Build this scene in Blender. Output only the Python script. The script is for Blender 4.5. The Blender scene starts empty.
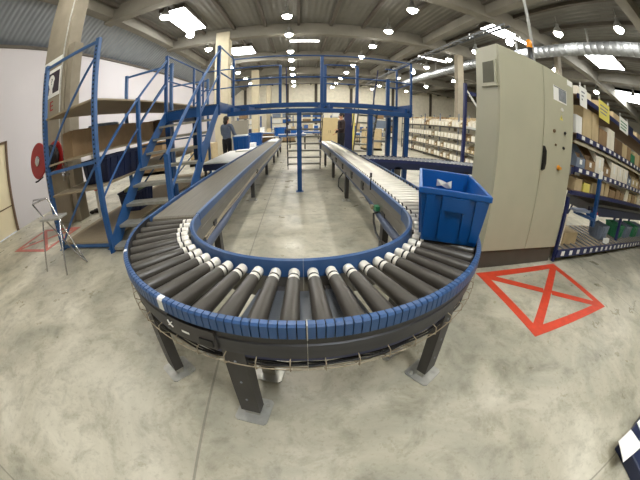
import bpy, math, random
from mathutils import Vector, Matrix
random.seed(7)
PI = math.pi
C = bpy.context.scene.collection
SC = bpy.context.scene

# ------------------------------------------------------------------ materials
def lin(c):
    c = c / 255.0
    return c / 12.92 if c <= 0.04045 else ((c + 0.055) / 1.055) ** 2.4
def rgb(r, g, b): return (lin(r), lin(g), lin(b), 1.0)

def mat(name, col, rough=0.5, metal=0.0, var=0.12, scale=6.0, bump=0.0, bscale=60.0, stretch=None, emit=None, estr=0.0, spec=0.5):
    m = bpy.data.materials.new(name); m.use_nodes = True
    nt = m.node_tree; N = nt.nodes; L = nt.links
    bs = N['Principled BSDF']
    bs.inputs['Roughness'].default_value = rough
    bs.inputs['Metallic'].default_value = metal
    bs.inputs['Specular IOR Level'].default_value = spec
    tc = N.new('ShaderNodeTexCoord')
    vec = tc.outputs['Object']
    if stretch:
        mp = N.new('ShaderNodeMapping'); mp.inputs['Scale'].default_value = stretch
        L.new(vec, mp.inputs['Vector']); vec = mp.outputs['Vector']
    nz = N.new('ShaderNodeTexNoise'); nz.inputs['Scale'].default_value = scale; nz.inputs['Detail'].default_value = 5
    L.new(vec, nz.inputs['Vector'])
    rp = N.new('ShaderNodeValToRGB')
    rp.color_ramp.elements[0].position = 0.3; rp.color_ramp.elements[1].position = 0.7
    rp.color_ramp.elements[0].color = tuple(x * (1 - var) for x in col[:3]) + (1,)
    rp.color_ramp.elements[1].color = tuple(min(1, x * (1 + var)) for x in col[:3]) + (1,)
    L.new(nz.outputs['Fac'], rp.inputs['Fac']); L.new(rp.outputs['Color'], bs.inputs['Base Color'])
    if bump:
        nb = N.new('ShaderNodeTexNoise'); nb.inputs['Scale'].default_value = bscale; nb.inputs['Detail'].default_value = 3
        L.new(vec, nb.inputs['Vector'])
        bp = N.new('ShaderNodeBump'); bp.inputs['Strength'].default_value = bump; bp.inputs['Distance'].default_value = 0.01
        L.new(nb.outputs['Fac'], bp.inputs['Height']); L.new(bp.outputs['Normal'], bs.inputs['Normal'])
    if emit:
        bs.inputs['Emission Color'].default_value = emit; bs.inputs['Emission Strength'].default_value = estr
    return m

M = {}
M['guard'] = mat('guard_blue_plastic', rgb(52, 86, 134), .38, 0, .10, 14)
M['dark_gap'] = mat('dark_rubber', rgb(22, 23, 28), .8, 0, .1)
M['panel'] = mat('charcoal_aluminium', rgb(74, 74, 78), .42, .35, .10, 5, stretch=(1, 1, 8))
M['leg'] = mat('charcoal_leg_paint', rgb(70, 68, 68), .5, .15, .12, 8)
M['galv'] = mat('galvanised_steel', rgb(186, 186, 180), .4, .55, .18, 18)
M['roller'] = mat('black_roller_sleeve', rgb(68, 64, 58), .36, 0, .10, 9, stretch=(1, 1, 6))
M['cap'] = mat('white_zinc_roller', rgb(232, 228, 218), .3, .25, .08, 10)
M['ring'] = mat('black_ring_rubber', rgb(18, 18, 18), .6, 0, .1)
M['belt'] = mat('grey_conveyor_belt', rgb(104, 98, 86), .55, 0, .2, 5, stretch=(22, .5, 1))
M['white_roller'] = mat('bright_steel_roller', rgb(222, 218, 206), .3, .45, .10, 5)
M['bridge'] = mat('bridge_blue_paint', rgb(14, 66, 122), .42, 0, .10, 5)
M['rackblue'] = mat('rack_blue_paint', rgb(60, 98, 148), .45, 0, .12, 6)
M['stairblue'] = mat('stair_blue_paint', rgb(36, 84, 140), .42, 0, .1, 6)
M['panel_light'] = mat('grey_aluminium', rgb(122, 118, 112), .4, .35, .10, 5)
M['navy'] = mat('navy_paint', rgb(34, 42, 88), .45, 0, .12, 6)
M['tread'] = mat('galvanised_tread', rgb(158, 156, 146), .5, .35, .15, 14, bump=.2, bscale=90)
M['chip'] = mat('chipboard_shelf', rgb(150, 136, 112), .7, 0, .12, 12, stretch=(1, 8, 8))
M['card'] = mat('cardboard_brown', rgb(150, 124, 92), .75, 0, .10, 7)
M['cardlight'] = mat('cardboard_light', rgb(196, 176, 138), .75, 0, .10, 7)
M['carddark'] = mat('cardboard_dark', rgb(112, 90, 66), .8, 0, .10, 7)
M['tote'] = mat('tote_blue_plastic', rgb(2, 82, 156), .34, 0, .06, 6)
M['navytote'] = mat('navy_tote_plastic', rgb(28, 38, 70), .45, 0, .1, 6)
M['greytote'] = mat('grey_tote_plastic', rgb(120, 132, 150), .45, 0, .1, 6)
M['whitebin'] = mat('white_bin_card', rgb(232, 226, 210), .6, 0, .07, 6)
M['cabinet'] = mat('cabinet_pebble_paint', rgb(176, 174, 152), .42, 0, .04, 3)
M['plinth'] = mat('cabinet_plinth_grey', rgb(78, 74, 66), .6, 0, .1, 5)
M['seam'] = mat('seam_dark', rgb(92, 90, 76), .7, 0, .05)
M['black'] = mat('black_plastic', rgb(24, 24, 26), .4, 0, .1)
M['grille'] = mat('grille_grey', rgb(112, 112, 96), .6, 0, .08)
M['white'] = mat('white_paper', rgb(236, 236, 232), .6, 0, .04)
M['paperprint'] = mat('printed_grey_paper', rgb(130, 134, 138), .6, 0, .25, 26)
M['yellow'] = mat('yellow_paper', rgb(226, 214, 110), .6, 0, .06)
M['amber'] = mat('amber_lens', rgb(226, 142, 20), .25, 0, .06)
M['red'] = mat('red_enamel', rgb(150, 28, 28), .35, 0, .08)
M['orange'] = mat('orange_knob', rgb(226, 150, 40), .4, 0, .05)
M['green'] = mat('green_plastic', rgb(50, 130, 90), .4, 0, .1)
M['chrome'] = mat('chrome_tube', rgb(196, 196, 198), .22, .9, .05)
M['hose'] = mat('rubber_hose', rgb(34, 32, 32), .5, 0, .1)
M['duct'] = mat('blue_grey_tube', rgb(66, 78, 104), .5, 0, .1, 6)
M['copper'] = mat('tan_cable', rgb(158, 146, 124), .5, 0, .15, 20)
M['pillar'] = mat('concrete_pillar', rgb(146, 138, 122), .85, 0, .10, 3, bump=.15, bscale=25)
M['pillarlight'] = mat('cream_pillar_paint', rgb(196, 186, 160), .8, 0, .06, 3)
M['beam'] = mat('concrete_beam', rgb(122, 118, 108), .85, 0, .08, 2)
M['rib'] = mat('dark_purlin', rgb(86, 80, 72), .8, 0, .08, 2)
M['ductsteel'] = mat('spiral_duct_steel', rgb(150, 154, 158), .45, .6, .12, 4)
M['skin'] = mat('skin', rgb(196, 146, 116), .55, 0, .06, 10)
M['hair'] = mat('dark_hair', rgb(30, 24, 20), .6, 0, .2, 40)
M['sweater'] = mat('slate_sweater', rgb(84, 94, 112), .85, 0, .12, 16)
M['trousers'] = mat('black_trousers', rgb(26, 26, 30), .85, 0, .1, 12)
M['jacket'] = mat('black_jacket', rgb(48, 36, 36), .85, 0, .12, 12)
M['wallwhite'] = mat('white_wall_paint', rgb(192, 188, 191), .75, 0, .03, .6)
M['wallcream'] = mat('cream_wall_paint', rgb(206, 196, 166), .8, 0, .06, .4)
M['wallgrey'] = mat('grey_wall_paint', rgb(150, 146, 136), .8, 0, .06, .4)
M['door'] = mat('cream_door_paint', rgb(222, 210, 178), .55, 0, .03, 1)
M['doorframe'] = mat('dark_door_frame', rgb(96, 74, 54), .6, 0, .06)
M['redpaint'] = mat('red_floor_tape', rgb(206, 66, 38), .5, 0, .10, 14)
M['redfaded'] = mat('faded_red_floor_tape', rgb(190, 104, 92), .5, 0, .22, 14)
M['glovedark'] = mat('dark_cloth', rgb(40, 34, 32), .9, 0, .2, 30)
M['machine'] = mat('machine_blue', rgb(54, 92, 150), .45, 0, .1, 4)
M['beige'] = mat('beige_paint', rgb(200, 180, 136), .6, 0, .05, 4)
M['steelgrey'] = mat('steel_grey_paint', rgb(120, 124, 130), .45, .3, .1, 5)
M['lamp_housing'] = mat('lamp_housing', rgb(150, 150, 146), .4, .3, .05)
def emit_mat(name, col, s):
    m = bpy.data.materials.new(name); m.use_nodes = True
    nt = m.node_tree; nt.nodes.clear()
    e = nt.nodes.new('ShaderNodeEmission'); e.inputs['Color'].default_value = col; e.inputs['Strength'].default_value = s
    o = nt.nodes.new('ShaderNodeOutputMaterial'); nt.links.new(e.outputs[0], o.inputs[0]); return m
M['lamp_glow'] = emit_mat('lamp_glow', (1, .96, .87, 1), 62)
M['sky_glow'] = emit_mat('skylight_glow', (.95, .98, 1, 1), 9)
M['tube_glow'] = emit_mat('tube_glow', (1, .98, .94, 1), 6)

def floor_mat():
    m = bpy.data.materials.new('polished_concrete'); m.use_nodes = True
    nt = m.node_tree; N = nt.nodes; L = nt.links; bs = N['Principled BSDF']
    tc = N.new('ShaderNodeTexCoord'); v = tc.outputs['Object']
    def noise(s, d=6, r=.6, dist=0):
        n = N.new('ShaderNodeTexNoise'); n.inputs['Scale'].default_value = s; n.inputs['Detail'].default_value = d
        n.inputs['Roughness'].default_value = r; n.inputs['Distortion'].default_value = dist; L.new(v, n.inputs['Vector']); return n.outputs['Fac']
    def ramp(f, stops):
        r = N.new('ShaderNodeValToRGB'); e = r.color_ramp.elements
        e[0].position, e[0].color = stops[0]; e[1].position, e[1].color = stops[-1]
        for p, c in stops[1:-1]:
            x = e.new(p); x.color = c
        L.new(f, r.inputs['Fac']); return r.outputs['Color']
    def mul(a, b, f=1.0):
        x = N.new('ShaderNodeMix'); x.data_type = 'RGBA'; x.blend_type = 'MULTIPLY'; x.inputs['Factor'].default_value = f
        L.new(a, x.inputs['A']); L.new(b, x.inputs['B']); return x.outputs['Result']
    c = ramp(noise(1.1, 8, .62, .6), [(.30, rgb(142, 141, 126)), (.5, rgb(180, 175, 156)), (.70, rgb(210, 205, 188))])
    c = mul(c, ramp(noise(4.5, 8, .7, .4), [(.34, (.62, .62, .59, 1)), (.52, (1, 1, 1, 1))]), .8)
    c = mul(c, ramp(noise(26, 5, .7), [(.30, (.66, .64, .60, 1)), (.46, (1, 1, 1, 1))]), .6)
    # saw cut joints
    sx = N.new('ShaderNodeSeparateXYZ'); L.new(v, sx.inputs[0])
    def joint(out, off, per):
        a = N.new('ShaderNodeMath'); a.operation = 'SUBTRACT'; L.new(out, a.inputs[0]); a.inputs[1].default_value = off
        b = N.new('ShaderNodeMath'); b.operation = 'PINGPONG'; L.new(a.outputs[0], b.inputs[0]); b.inputs[1].default_value = per / 2
        g = N.new('ShaderNodeMath'); g.operation = 'LESS_THAN'; L.new(b.outputs[0], g.inputs[0]); g.inputs[1].default_value = .007
        return g.outputs[0]
    mx = N.new('ShaderNodeMath'); mx.operation = 'MAXIMUM'
    L.new(joint(sx.outputs['X'], -.53, 4.2), mx.inputs[0]); L.new(joint(sx.outputs['Y'], 3.96, 4.2), mx.inputs[1])
    x = N.new('ShaderNodeMix'); x.data_type = 'RGBA'; L.new(c, x.inputs['A']); x.inputs['B'].default_value = rgb(112, 108, 98)
    f = N.new('ShaderNodeMath'); f.operation = 'MULTIPLY'; f.inputs[1].default_value = .6; L.new(mx.outputs[0], f.inputs[0])
    L.new(f.outputs[0], x.inputs['Factor'])
    L.new(x.outputs['Result'], bs.inputs['Base Color'])
    rr = N.new('ShaderNodeMapRange'); L.new(noise(3.0, 5), rr.inputs['Value']); rr.inputs['From Min'].default_value = .3; rr.inputs['From Max'].default_value = .7
    rr.inputs['To Min'].default_value = .24; rr.inputs['To Max'].default_value = .48; L.new(rr.outputs[0], bs.inputs['Roughness'])
    return m
M['floor'] = floor_mat()

def wave_mat(name, col, period, axis, metal, rough, depth=.6):
    m = mat(name, col, rough, metal, .08, 3)
    nt = m.node_tree; N = nt.nodes; L = nt.links; bs = N['Principled BSDF']
    tc = N.new('ShaderNodeTexCoord'); w = N.new('ShaderNodeTexWave'); w.wave_type = 'BANDS'; w.bands_direction = axis
    w.inputs['Scale'].default_value = 1.0 / period * .314; w.inputs['Distortion'].default_value = 0
    L.new(tc.outputs['Object'], w.inputs['Vector'])
    bp = N.new('ShaderNodeBump'); bp.inputs['Strength'].default_value = depth; bp.inputs['Distance'].default_value = .03
    L.new(w.outputs['Fac'], bp.inputs['Height']); L.new(bp.outputs['Normal'], bs.inputs['Normal'])
    return m
M['deck'] = wave_mat('corrugated_deck', rgb(106, 104, 98), .22, 'X', .1, .6)
M['eave'] = wave_mat('corrugated_eave_steel', rgb(140, 146, 154), .22, 'Y', .5, .38, .8)
M['backwall'] = wave_mat('cream_panel_wall', rgb(244, 238, 220), 1.4, 'Z', 0, .75, .25)

# ------------------------------------------------------------------ mesh builder
W = {}
class MB:
    def __init__(s): s.v = []; s.f = []; s.mi = []; s.cur = 0; s.sm = []
    def add(s, vs, fs, smooth=False):
        b = len(s.v); s.v += [tuple(p) for p in vs]
        for f in fs: s.f.append(tuple(b + i for i in f)); s.mi.append(s.cur); s.sm.append(smooth)
        return s
    def hexa(s, p):   # 8 points: 0-3 bottom ring, 4-7 top ring
        return s.add(p, [(3, 2, 1, 0), (4, 5, 6, 7), (0, 1, 5, 4), (1, 2, 6, 5), (2, 3, 7, 6), (3, 0, 4, 7)])
    def box(s, x0, x1, y0, y1, z0, z1):
        return s.hexa([(x0, y0, z0), (x1, y0, z0), (x1, y1, z0), (x0, y1, z0), (x0, y0, z1), (x1, y0, z1), (x1, y1, z1), (x0, y1, z1)])
    def beam(s, a, b, w, h, up=(0, 0, 1)):     # rectangular bar from a to b
        a = Vector(a); b = Vector(b); d = (b - a).normalized(); u = Vector(up)
        if abs(d.dot(u)) > .99: u = Vector((0, 1, 0))
        r = d.cross(u).normalized(); u = r.cross(d).normalized()
        r *= w / 2; u *= h / 2
        return s.hexa([a - r - u, a + r - u, b + r - u, b - r - u, a - r + u, a + r + u, b + r + u, b - r + u])
    def tube(s, pts, r, n=8, cap=True):
        pts = [Vector(p) for p in pts]; rings = []; up = None
        for i, p in enumerate(pts):
            d = ((pts[min(i + 1, len(pts) - 1)] - pts[max(i - 1, 0)])).normalized()
            if up is None:
                up = Vector((0, 0, 1)) if abs(d.z) < .9 else Vector((1, 0, 0))
            x = d.cross(up).normalized(); y = x.cross(d).normalized(); up = y
            rr = r[i] if isinstance(r, (list, tuple)) else r
            rings.append([p + x * rr * math.cos(2 * PI * k / n) + y * rr * math.sin(2 * PI * k / n) for k in range(n)])
        vs = [q for g in rings for q in g]; fs = []
        for i in range(len(rings) - 1):
            for k in range(n):
                fs.append((i * n + k, i * n + (k + 1) % n, (i + 1) * n + (k + 1) % n, (i + 1) * n + k))
        s.add(vs, fs, True)
        if cap:
            s.add(rings[0], [tuple(range(n))[::-1]]); s.add(rings[-1], [tuple(range(n))])
        return s
    def lathe(s, a, b, prof, n=14):   # prof: (t along a->b in metres, radius)
        a = Vector(a); b = Vector(b); d = (b - a).normalized()
        up = Vector((0, 0, 1)) if abs(d.z) < .9 else Vector((1, 0, 0))
        x = d.cross(up).normalized(); y = x.cross(d)
        vs = []; fs = []
        for t, r in prof:
            for k in range(n): vs.append(a + d * t + x * r * math.cos(2 * PI * k / n) + y * r * math.sin(2 * PI * k / n))
        for i in range(len(prof) - 1):
            for k in range(n): fs.append((i * n + k, i * n + (k + 1) % n, (i + 1) * n + (k + 1) % n, (i + 1) * n + k))
        s.add(vs, fs, True)
        s.add(vs[:n], [tuple(range(n))[::-1]]); s.add(vs[-n:], [tuple(range(n))])
        return s
    def sweep(s, prof, path, closed=True):    # prof [(u,w)], path fn list of (origin, uvec, wvec)
        vs = []; fs = []; n = len(prof)
        for o, u, w in path:
            o = Vector(o); u = Vector(u); w = Vector(w)
            for a, b in prof: vs.append(o + u * a + w * b)
        for i in range(len(path) - 1):
            for k in range(n if closed else n - 1):
                fs.append((i * n + k, i * n + (k + 1) % n, (i + 1) * n + (k + 1) % n, (i + 1) * n + k))
        fs.append(tuple(range(n))[::-1]); fs.append(tuple(range((len(path) - 1) * n, len(path) * n)))
        return s.add(vs, fs)
    def prism(s, poly, o, u, w, d):           # polygon in (u,w) plane extruded along d
        o = Vector(o); u = Vector(u); w = Vector(w); d = Vector(d); n = len(poly)
        a = [o + u * p + w * q for p, q in poly]; vs = a + [p + d for p in a]
        fs = [tuple(range(n))[::-1], tuple(range(n, 2 * n))] + [(k, (k + 1) % n, n + (k + 1) % n, n + k) for k in range(n)]
        return s.add(vs, fs)
    def ball(s, c, rx, ry=None, rz=None, n=12, m=8):
        ry = ry or rx; rz = rz or rx; vs = []; fs = []
        for i in range(m + 1):
            t = PI * i / m
            for k in range(n): vs.append((c[0] + rx * math.sin(t) * math.cos(2 * PI * k / n), c[1] + ry * math.sin(t) * math.sin(2 * PI * k / n), c[2] + rz * math.cos(t)))
        for i in range(m):
            for k in range(n): fs.append((i * n + k, (i + 1) * n + k, (i + 1) * n + (k + 1) % n, i * n + (k + 1) % n))
        return s.add(vs, fs, True)
    def build(s, name, mats, parent=None, label=None, bevel=0, origin=None):
        o0 = W[parent.name] if parent else (origin if origin is not None else s.base())
        me = bpy.data.meshes.new(name)
        me.from_pydata([(x - o0[0], y - o0[1], z - o0[2]) for x, y, z in s.v], [], s.f)
        if not isinstance(mats, (list, tuple)): mats = [mats]
        for m in mats: me.materials.append(M[m] if isinstance(m, str) else m)
        me.polygons.foreach_set('material_index', s.mi); me.polygons.foreach_set('use_smooth', s.sm); me.update()
        o = bpy.data.objects.new(name, me); C.objects.link(o)
        if parent: o.parent = parent; W[o.name] = W[parent.name]
        else: o.location = o0; W[o.name] = tuple(o0)
        if label: o['label'] = label
        if bevel:
            b = o.modifiers.new('Bevel', 'BEVEL'); b.width = bevel; b.segments = 2; b.limit_method = 'ANGLE'
        return o
    def base(s):
        xs = [p[0] for p in s.v]; ys = [p[1] for p in s.v]; zs = [p[2] for p in s.v]
        return ((min(xs) + max(xs)) / 2, (min(ys) + max(ys)) / 2, min(zs))

def thing(name, label, cat, loc=(0, 0, 0), group=None):
    o = bpy.data.objects.new(name, None); C.objects.link(o); o.location = loc; o.empty_display_size = .1
    o['label'] = label; o['category'] = cat
    if group: o['group'] = group
    W[o.name] = tuple(loc); return o
def tag(o, label, cat, group=None):
    o['label'] = label; o['category'] = cat
    if group: o['group'] = group
    return o
def struct(name, mb, m, label=None, bevel=0):
    o = mb.build(name, m, None, None, bevel, origin=(0, 0, 0)); o['kind'] = 'structure'
    if label: o['label'] = label
    return o
def B(*a): return MB().box(*a)
def copy_tree(o, loc=None, rot=None, label=None, group=None, parent=None):
    c = o.copy(); C.objects.link(c)
    if parent: c.parent = parent
    if loc is not None: c.location = loc; W[c.name] = tuple(loc)
    if rot is not None: c.rotation_euler = (0, 0, rot)
    if label: c['label'] = label
    if group: c['group'] = group
    for ch in list(o.children): copy_tree(ch, parent=c)
    return c
ORD = ['first', 'second', 'third', 'fourth', 'fifth', 'sixth', 'seventh', 'eighth', 'ninth', 'tenth', 'eleventh', 'twelfth', 'thirteenth', 'fourteenth', 'fifteenth', 'sixteenth', 'seventeenth', 'eighteenth', 'nineteenth', 'twentieth', 'twenty-first', 'twenty-second', 'twenty-third', 'twenty-fourth', 'twenty-fifth', 'twenty-sixth', 'twenty-seventh', 'twenty-eighth']

# ------------------------------------------------------------------ setting
X0, X1, Y0, Y1 = -7.31, 24.0, -7.0, 33.0
CZ = 6.2
struct('floor', B(X0, X1, Y0, Y1, -.12, 0), 'floor', 'mottled polished grey concrete floor with saw-cut joints')
w = MB()
# left wall with the door opening (y 2.9 - 4.15)
w.box(X0 - .2, X0, Y0, 2.7, 0, 4.95); w.box(X0 - .2, X0, 4.16, Y1, 0, 4.95); w.box(X0 - .2, X0, 2.7, 4.16, 2.3, 4.95)
struct('wall_left', w, 'wallwhite', 'plain white painted side wall')
struct('wall_back', B(X0 - .2, X1, Y1, Y1 + .2, 0, CZ + .4), 'backwall', 'cream panelled far wall')
struct('wall_right', B(X1, X1 + .2, Y0, Y1, 0, CZ + .4), 'wallgrey')
struct('wall_front', B(X0 - .2, X1, Y0 - .2, Y0, 0, CZ + .4), 'wallcream')
struct('ceiling', B(-6.0, X1, Y0, Y1, CZ, CZ + .1), 'deck', 'grey corrugated metal roof deck')
w = MB(); w.hexa([(X0 - .2, Y0, 4.95), (-5.9, Y0, CZ), (-5.9, Y1, CZ), (X0 - .2, Y1, 4.95), (X0 - .2, Y0, 5.08), (-5.9, Y0, CZ + .12), (-5.9, Y1, CZ + .12), (X0 - .2, Y1, 5.08)])
struct('ceiling', w, 'eave', 'sloping ribbed steel eave above the white wall')
struct('trim_1', B(X0, X0 + .05, Y0, Y1, 4.88, 4.97), 'rib')
d = struct('door_1', B(X0 - .09, X0 - .03, 2.72, 4.1, .01, 2.28), 'door', 'cream door in the white wall')
MB().box(X0 - .2, X0 + .02, 4.1, 4.17, 0, 2.33).box(X0 - .2, X0 + .02, 2.67, 2.72, 0, 2.33).box(X0 - .2, X0 + .02, 2.67, 4.17, 2.28, 2.33).build('door_frame', 'doorframe', d)
MB().box(X0 - .03, X0 - .02, 2.75, 4.1, .66, .69).build('kick_strip', 'doorframe', d)
MB().tube([(X0 - .03, 2.85, 1.05), (X0 + .03, 2.85, 1.05), (X0 + .03, 2.98, 1.05)], .012).build('door_handle', 'chrome', d)
# roof beams across
for i, y in enumerate((-3.0, 2.25, 7.5, 12.75, 18.0, 23.25, 28.5)):
    struct('beam', B(-6.2, X1, y - .2, y + .2, 5.62, CZ), 'beam')
for i, x in enumerate((-6.0, 5.9, 13.4)):
    struct('beam', B(x - .16, x + .16, Y0, Y1, 5.72, CZ), 'beam')
k = -5.7
while k < X1 - .3:
    struct('beam', B(k - .06, k + .06, Y0, Y1, CZ - .14, CZ), 'rib'); k += 1.42
# columns
p = MB(); p.box(-5.46, -4.64, 4.22, 4.66, 0, 5.7)
p.prism([(0, 0), (.18, 0), (.18, .32), (0, .32)], (-4.64, 4.28, 0), (1, 0, 0), (0, 1, 0), (0, 0, 3.8))
pl = struct('pillar', p, 'pillar', 'big grey concrete pillar beside the hose reel', .02)
for i, (x, y, wd) in enumerate(((-3.36, 12.75, .62), (-3.36, 22.9, .56), (-3.1, 31.0, .5), (7.85, 12.75, .36), (9.35, 7.2, .24))):
    struct('pillar', B(x - wd / 2, x + wd / 2, y - wd / 2, y + wd / 2, 0, 6.0), 'pillarlight' if i < 3 else 'pillar', None, .02)
for i, x in enumerate((-6, -1.2, 2.0, 6, 11, 16)):
    struct('trim_%d' % (i + 2), B(x - .15, x + .15, Y1 - .14, Y1 - .001, 0, CZ), 'rib')

# skylights, tubes, lamps
def skylight(x, y, sx, sy, lab):
    t = thing('skylight', lab, 'skylight', (x, y, CZ - .2), 'roof skylights')
    MB().box(x - sx / 2 - .06, x + sx / 2 + .06, y - sy / 2 - .06, y + sy / 2 + .06, CZ - .17, CZ - .005).build('frame', 'rib', t)
    MB().box(x - sx / 2, x + sx / 2, y - sy / 2, y + sy / 2, CZ - .2, CZ - .165).build('diffuser', 'sky_glow', t)
for x, y, sx, sy, lab in ((-4.35, 10.2, .9, 2.6, 'bright white skylight in the roof above the stair landing'),
                          (-3.2, 16.4, 1.3, 1.6, 'bright white skylight beyond the big cream pillar'),
                          (7.5, 8.4, 1.2, 1.7, 'bright white skylight above the beige cabinet corner'),
                          (11.5, 5.8, 1.5, 1.5, 'bright white skylight above the parts rack beside the duct'),
                          (7.6, 18.6, 1.8, 1.6, 'bright white skylight above the distant white-bin rack'),
                          (16.5, 6.4, 1.8, 2.2, 'bright white skylight at the far end of the parts rack'),
                          (1.6, -1.8, 1.5, 3.0, 'unseen glowing panel added above the open floor by the taped cross')):  # unseen panel behind the camera, added to light near floor and cabinet front
    skylight(x, y, sx, sy, lab)
def tube_light(x0, x1, y, lab):
    t = thing('tube_light', lab, 'lamp', ((x0 + x1) / 2, y, 5.5), 'fluorescent tube lights')
    B(x0 - .04, x1 + .04, y - .07, y + .07, 5.58, 5.64).build('housing', 'lamp_housing', t)
    MB().tube([(x0, y, 5.55), (x1, y, 5.55)], .045).build('tube', 'tube_glow', t)
    B((x0 + x1) / 2 - .02, (x0 + x1) / 2 + .02, y - .02, y + .02, 5.62, CZ - .001).build('hanger', 'lamp_housing', t)
tube_light(-.4, .95, 13.5, 'long white fluorescent tube above the blue bridge')
tube_light(6.3, 8.0, 14.4, 'long white fluorescent tube above the distant white-bin rack')
tube_light(7.3, 8.4, 7.9, 'slim white fluorescent tube just above the beige cabinet')
proto_lamp = None
def lamp(x, y, lab, grp, z=5.5):
    global proto_lamp
    if proto_lamp is None:
        t = thing('high_bay_lamp', lab, 'lamp', (x, y, z), grp); proto_lamp = t
        MB().lathe((x, y, z), (x, y, z + .4), [(.02, .20), (.1, .18), (.2, .13), (.28, .07), (.40, .06)], 14).build('reflector', 'lamp_housing', t)
        MB().lathe((x, y, z - .10), (x, y, z + .04), [(0, .05), (.02, .10), (.05, .14), (.10, .16), (.14, .155)], 14).build('lens', 'lamp_glow', t)
        MB().tube([(x, y, z + .4), (x, y, CZ)], .012, 6).build('hanging_rod', 'lamp_housing', t)
    else: copy_tree(proto_lamp, (x, y, z), 0, lab, grp)
rows = (('over the belt conveyor', -4.3, [.6, 3.2, 5.8, 8.3, 10.8, 13.4, 16.0, 18.4, 20.6, 23.68, 26.4, 29.4]),
        ('over the middle of the bridge', -.42, [-.4, 1.8, 4.8, 7.05, 10.0, 12.33, 15.4, 17.58, 20.3, 22.82, 26.6, 29.5]),
        ('over the roller conveyor', 3.55, [.6, 3.2, 5.8, 8.4, 11.05, 13.66, 16.2, 18.8, 21.5, 24.4, 27.6, 30.4]),
        ('over the beige cabinet aisle', 7.75, [3.1, 5.75, 8.45, 11.0, 13.6, 16.5, 18.8, 21.9, 24.6, 27.4, 30.2]),
        ('over the parts rack', 11.2, [3.2, 8.8, 14.0, 19.0, 24.0, 29.0]),
        ('beyond the parts rack', 14.6, [3.0, 5.6, 8.25, 13.2]))
for nm, x, ys in rows:  # near and far row ends are added lamps, brightening near floor and back wall
    for i, y in enumerate(ys): lamp(x, y, 'round high-bay lamp, %s from the near end of row %s' % (ORD[i], nm), 'high-bay lamps ' + nm)
# cable ladder and air duct under the roof
t = thing('cable_ladder', 'pale steel cable ladder running under the roof beams', 'cable tray', (6.4, 10, 5.4))
for x in (6.28, 6.52): B(x - .015, x + .015, 7.0, 27, 5.42, 5.5).build('side_rail', 'steelgrey', t)
for i in range(40): B(6.295, 6.505, 7.2 + i * .5, 7.24 + i * .5, 5.44, 5.47).build('rung', 'steelgrey', t)
for y in (8.6, 9.6, 14.0, 15.0, 16.0, 19.5, 20.5): B(6.49, 6.53, y - .02, y + .02, 5.47, 5.73).build('hanger', 'lamp_housing', t)
t = thing('air_duct', 'silver ribbed spiral air duct under the roof', 'duct', (8.65, 5, 5.07))
w = MB(); pr = []
L0 = 0.0
while L0 < 24: pr += [(L0, .23), (L0 + .10, .23), (L0 + .11, .242), (L0 + .13, .242), (L0 + .14, .23)]; L0 += .3
w.lathe((8.65, -1, 5.32), (8.65, 23, 5.32), pr, 18); w.build('duct_pipe', 'ductsteel', t)
for y in (1, 5, 9, 13, 17): B(8.61, 8.69, y - .03, y + .03, 5.55, CZ).build('hanger', 'lamp_housing', t)

# painted squares on the floor
def tape_square(x0, x1, y0, y1, wd, m, lab):
    w = MB(); z0, z1 = .0005, .003
    w.box(x0, x1, y0, y0 + wd, z0, z1); w.box(x0, x1, y1 - wd, y1, z0, z1); w.box(x0, x0 + wd, y0 + wd, y1 - wd, z0, z1); w.box(x1 - wd, x1, y0 + wd, y1 - wd, z0, z1)
    h = wd * .6
    cx, cy = (x0 + x1) / 2, (y0 + y1) / 2; q = wd * .6
    w.beam((x0 + q, y0 + q, .0015), (x1 - q, y1 - q, .0015), wd * .95, .0024)
    ln = math.hypot(x1 - x0 - 2 * q, y1 - y0 - 2 * q); ux, uy = (x1 - x0 - 2 * q) / ln, (y1 - y0 - 2 * q) / ln; gp = wd * .52
    w.beam((x0 + q, y1 - q, .0015), (cx - ux * gp, cy + uy * gp, .0015), wd * .95, .0021)
    w.beam((cx + ux * gp, cy - uy * gp, .0015), (x1 - q, y0 + q, .0015), wd * .95, .0021)
    tag(w.build('floor_marking', m, origin=((x0 + x1) / 2, (y0 + y1) / 2, 0)), lab, 'floor marking')
tape_square(1.73, 3.1, 1.04, 2.07, .10, 'redpaint', 'bright red taped square with a cross on the floor before the beige cabinet')
tape_square(-5.48, -4.15, 2.82, 3.92, .10, 'redfaded', 'faded red taped square with a cross beneath the wall-side hose reel')

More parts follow.
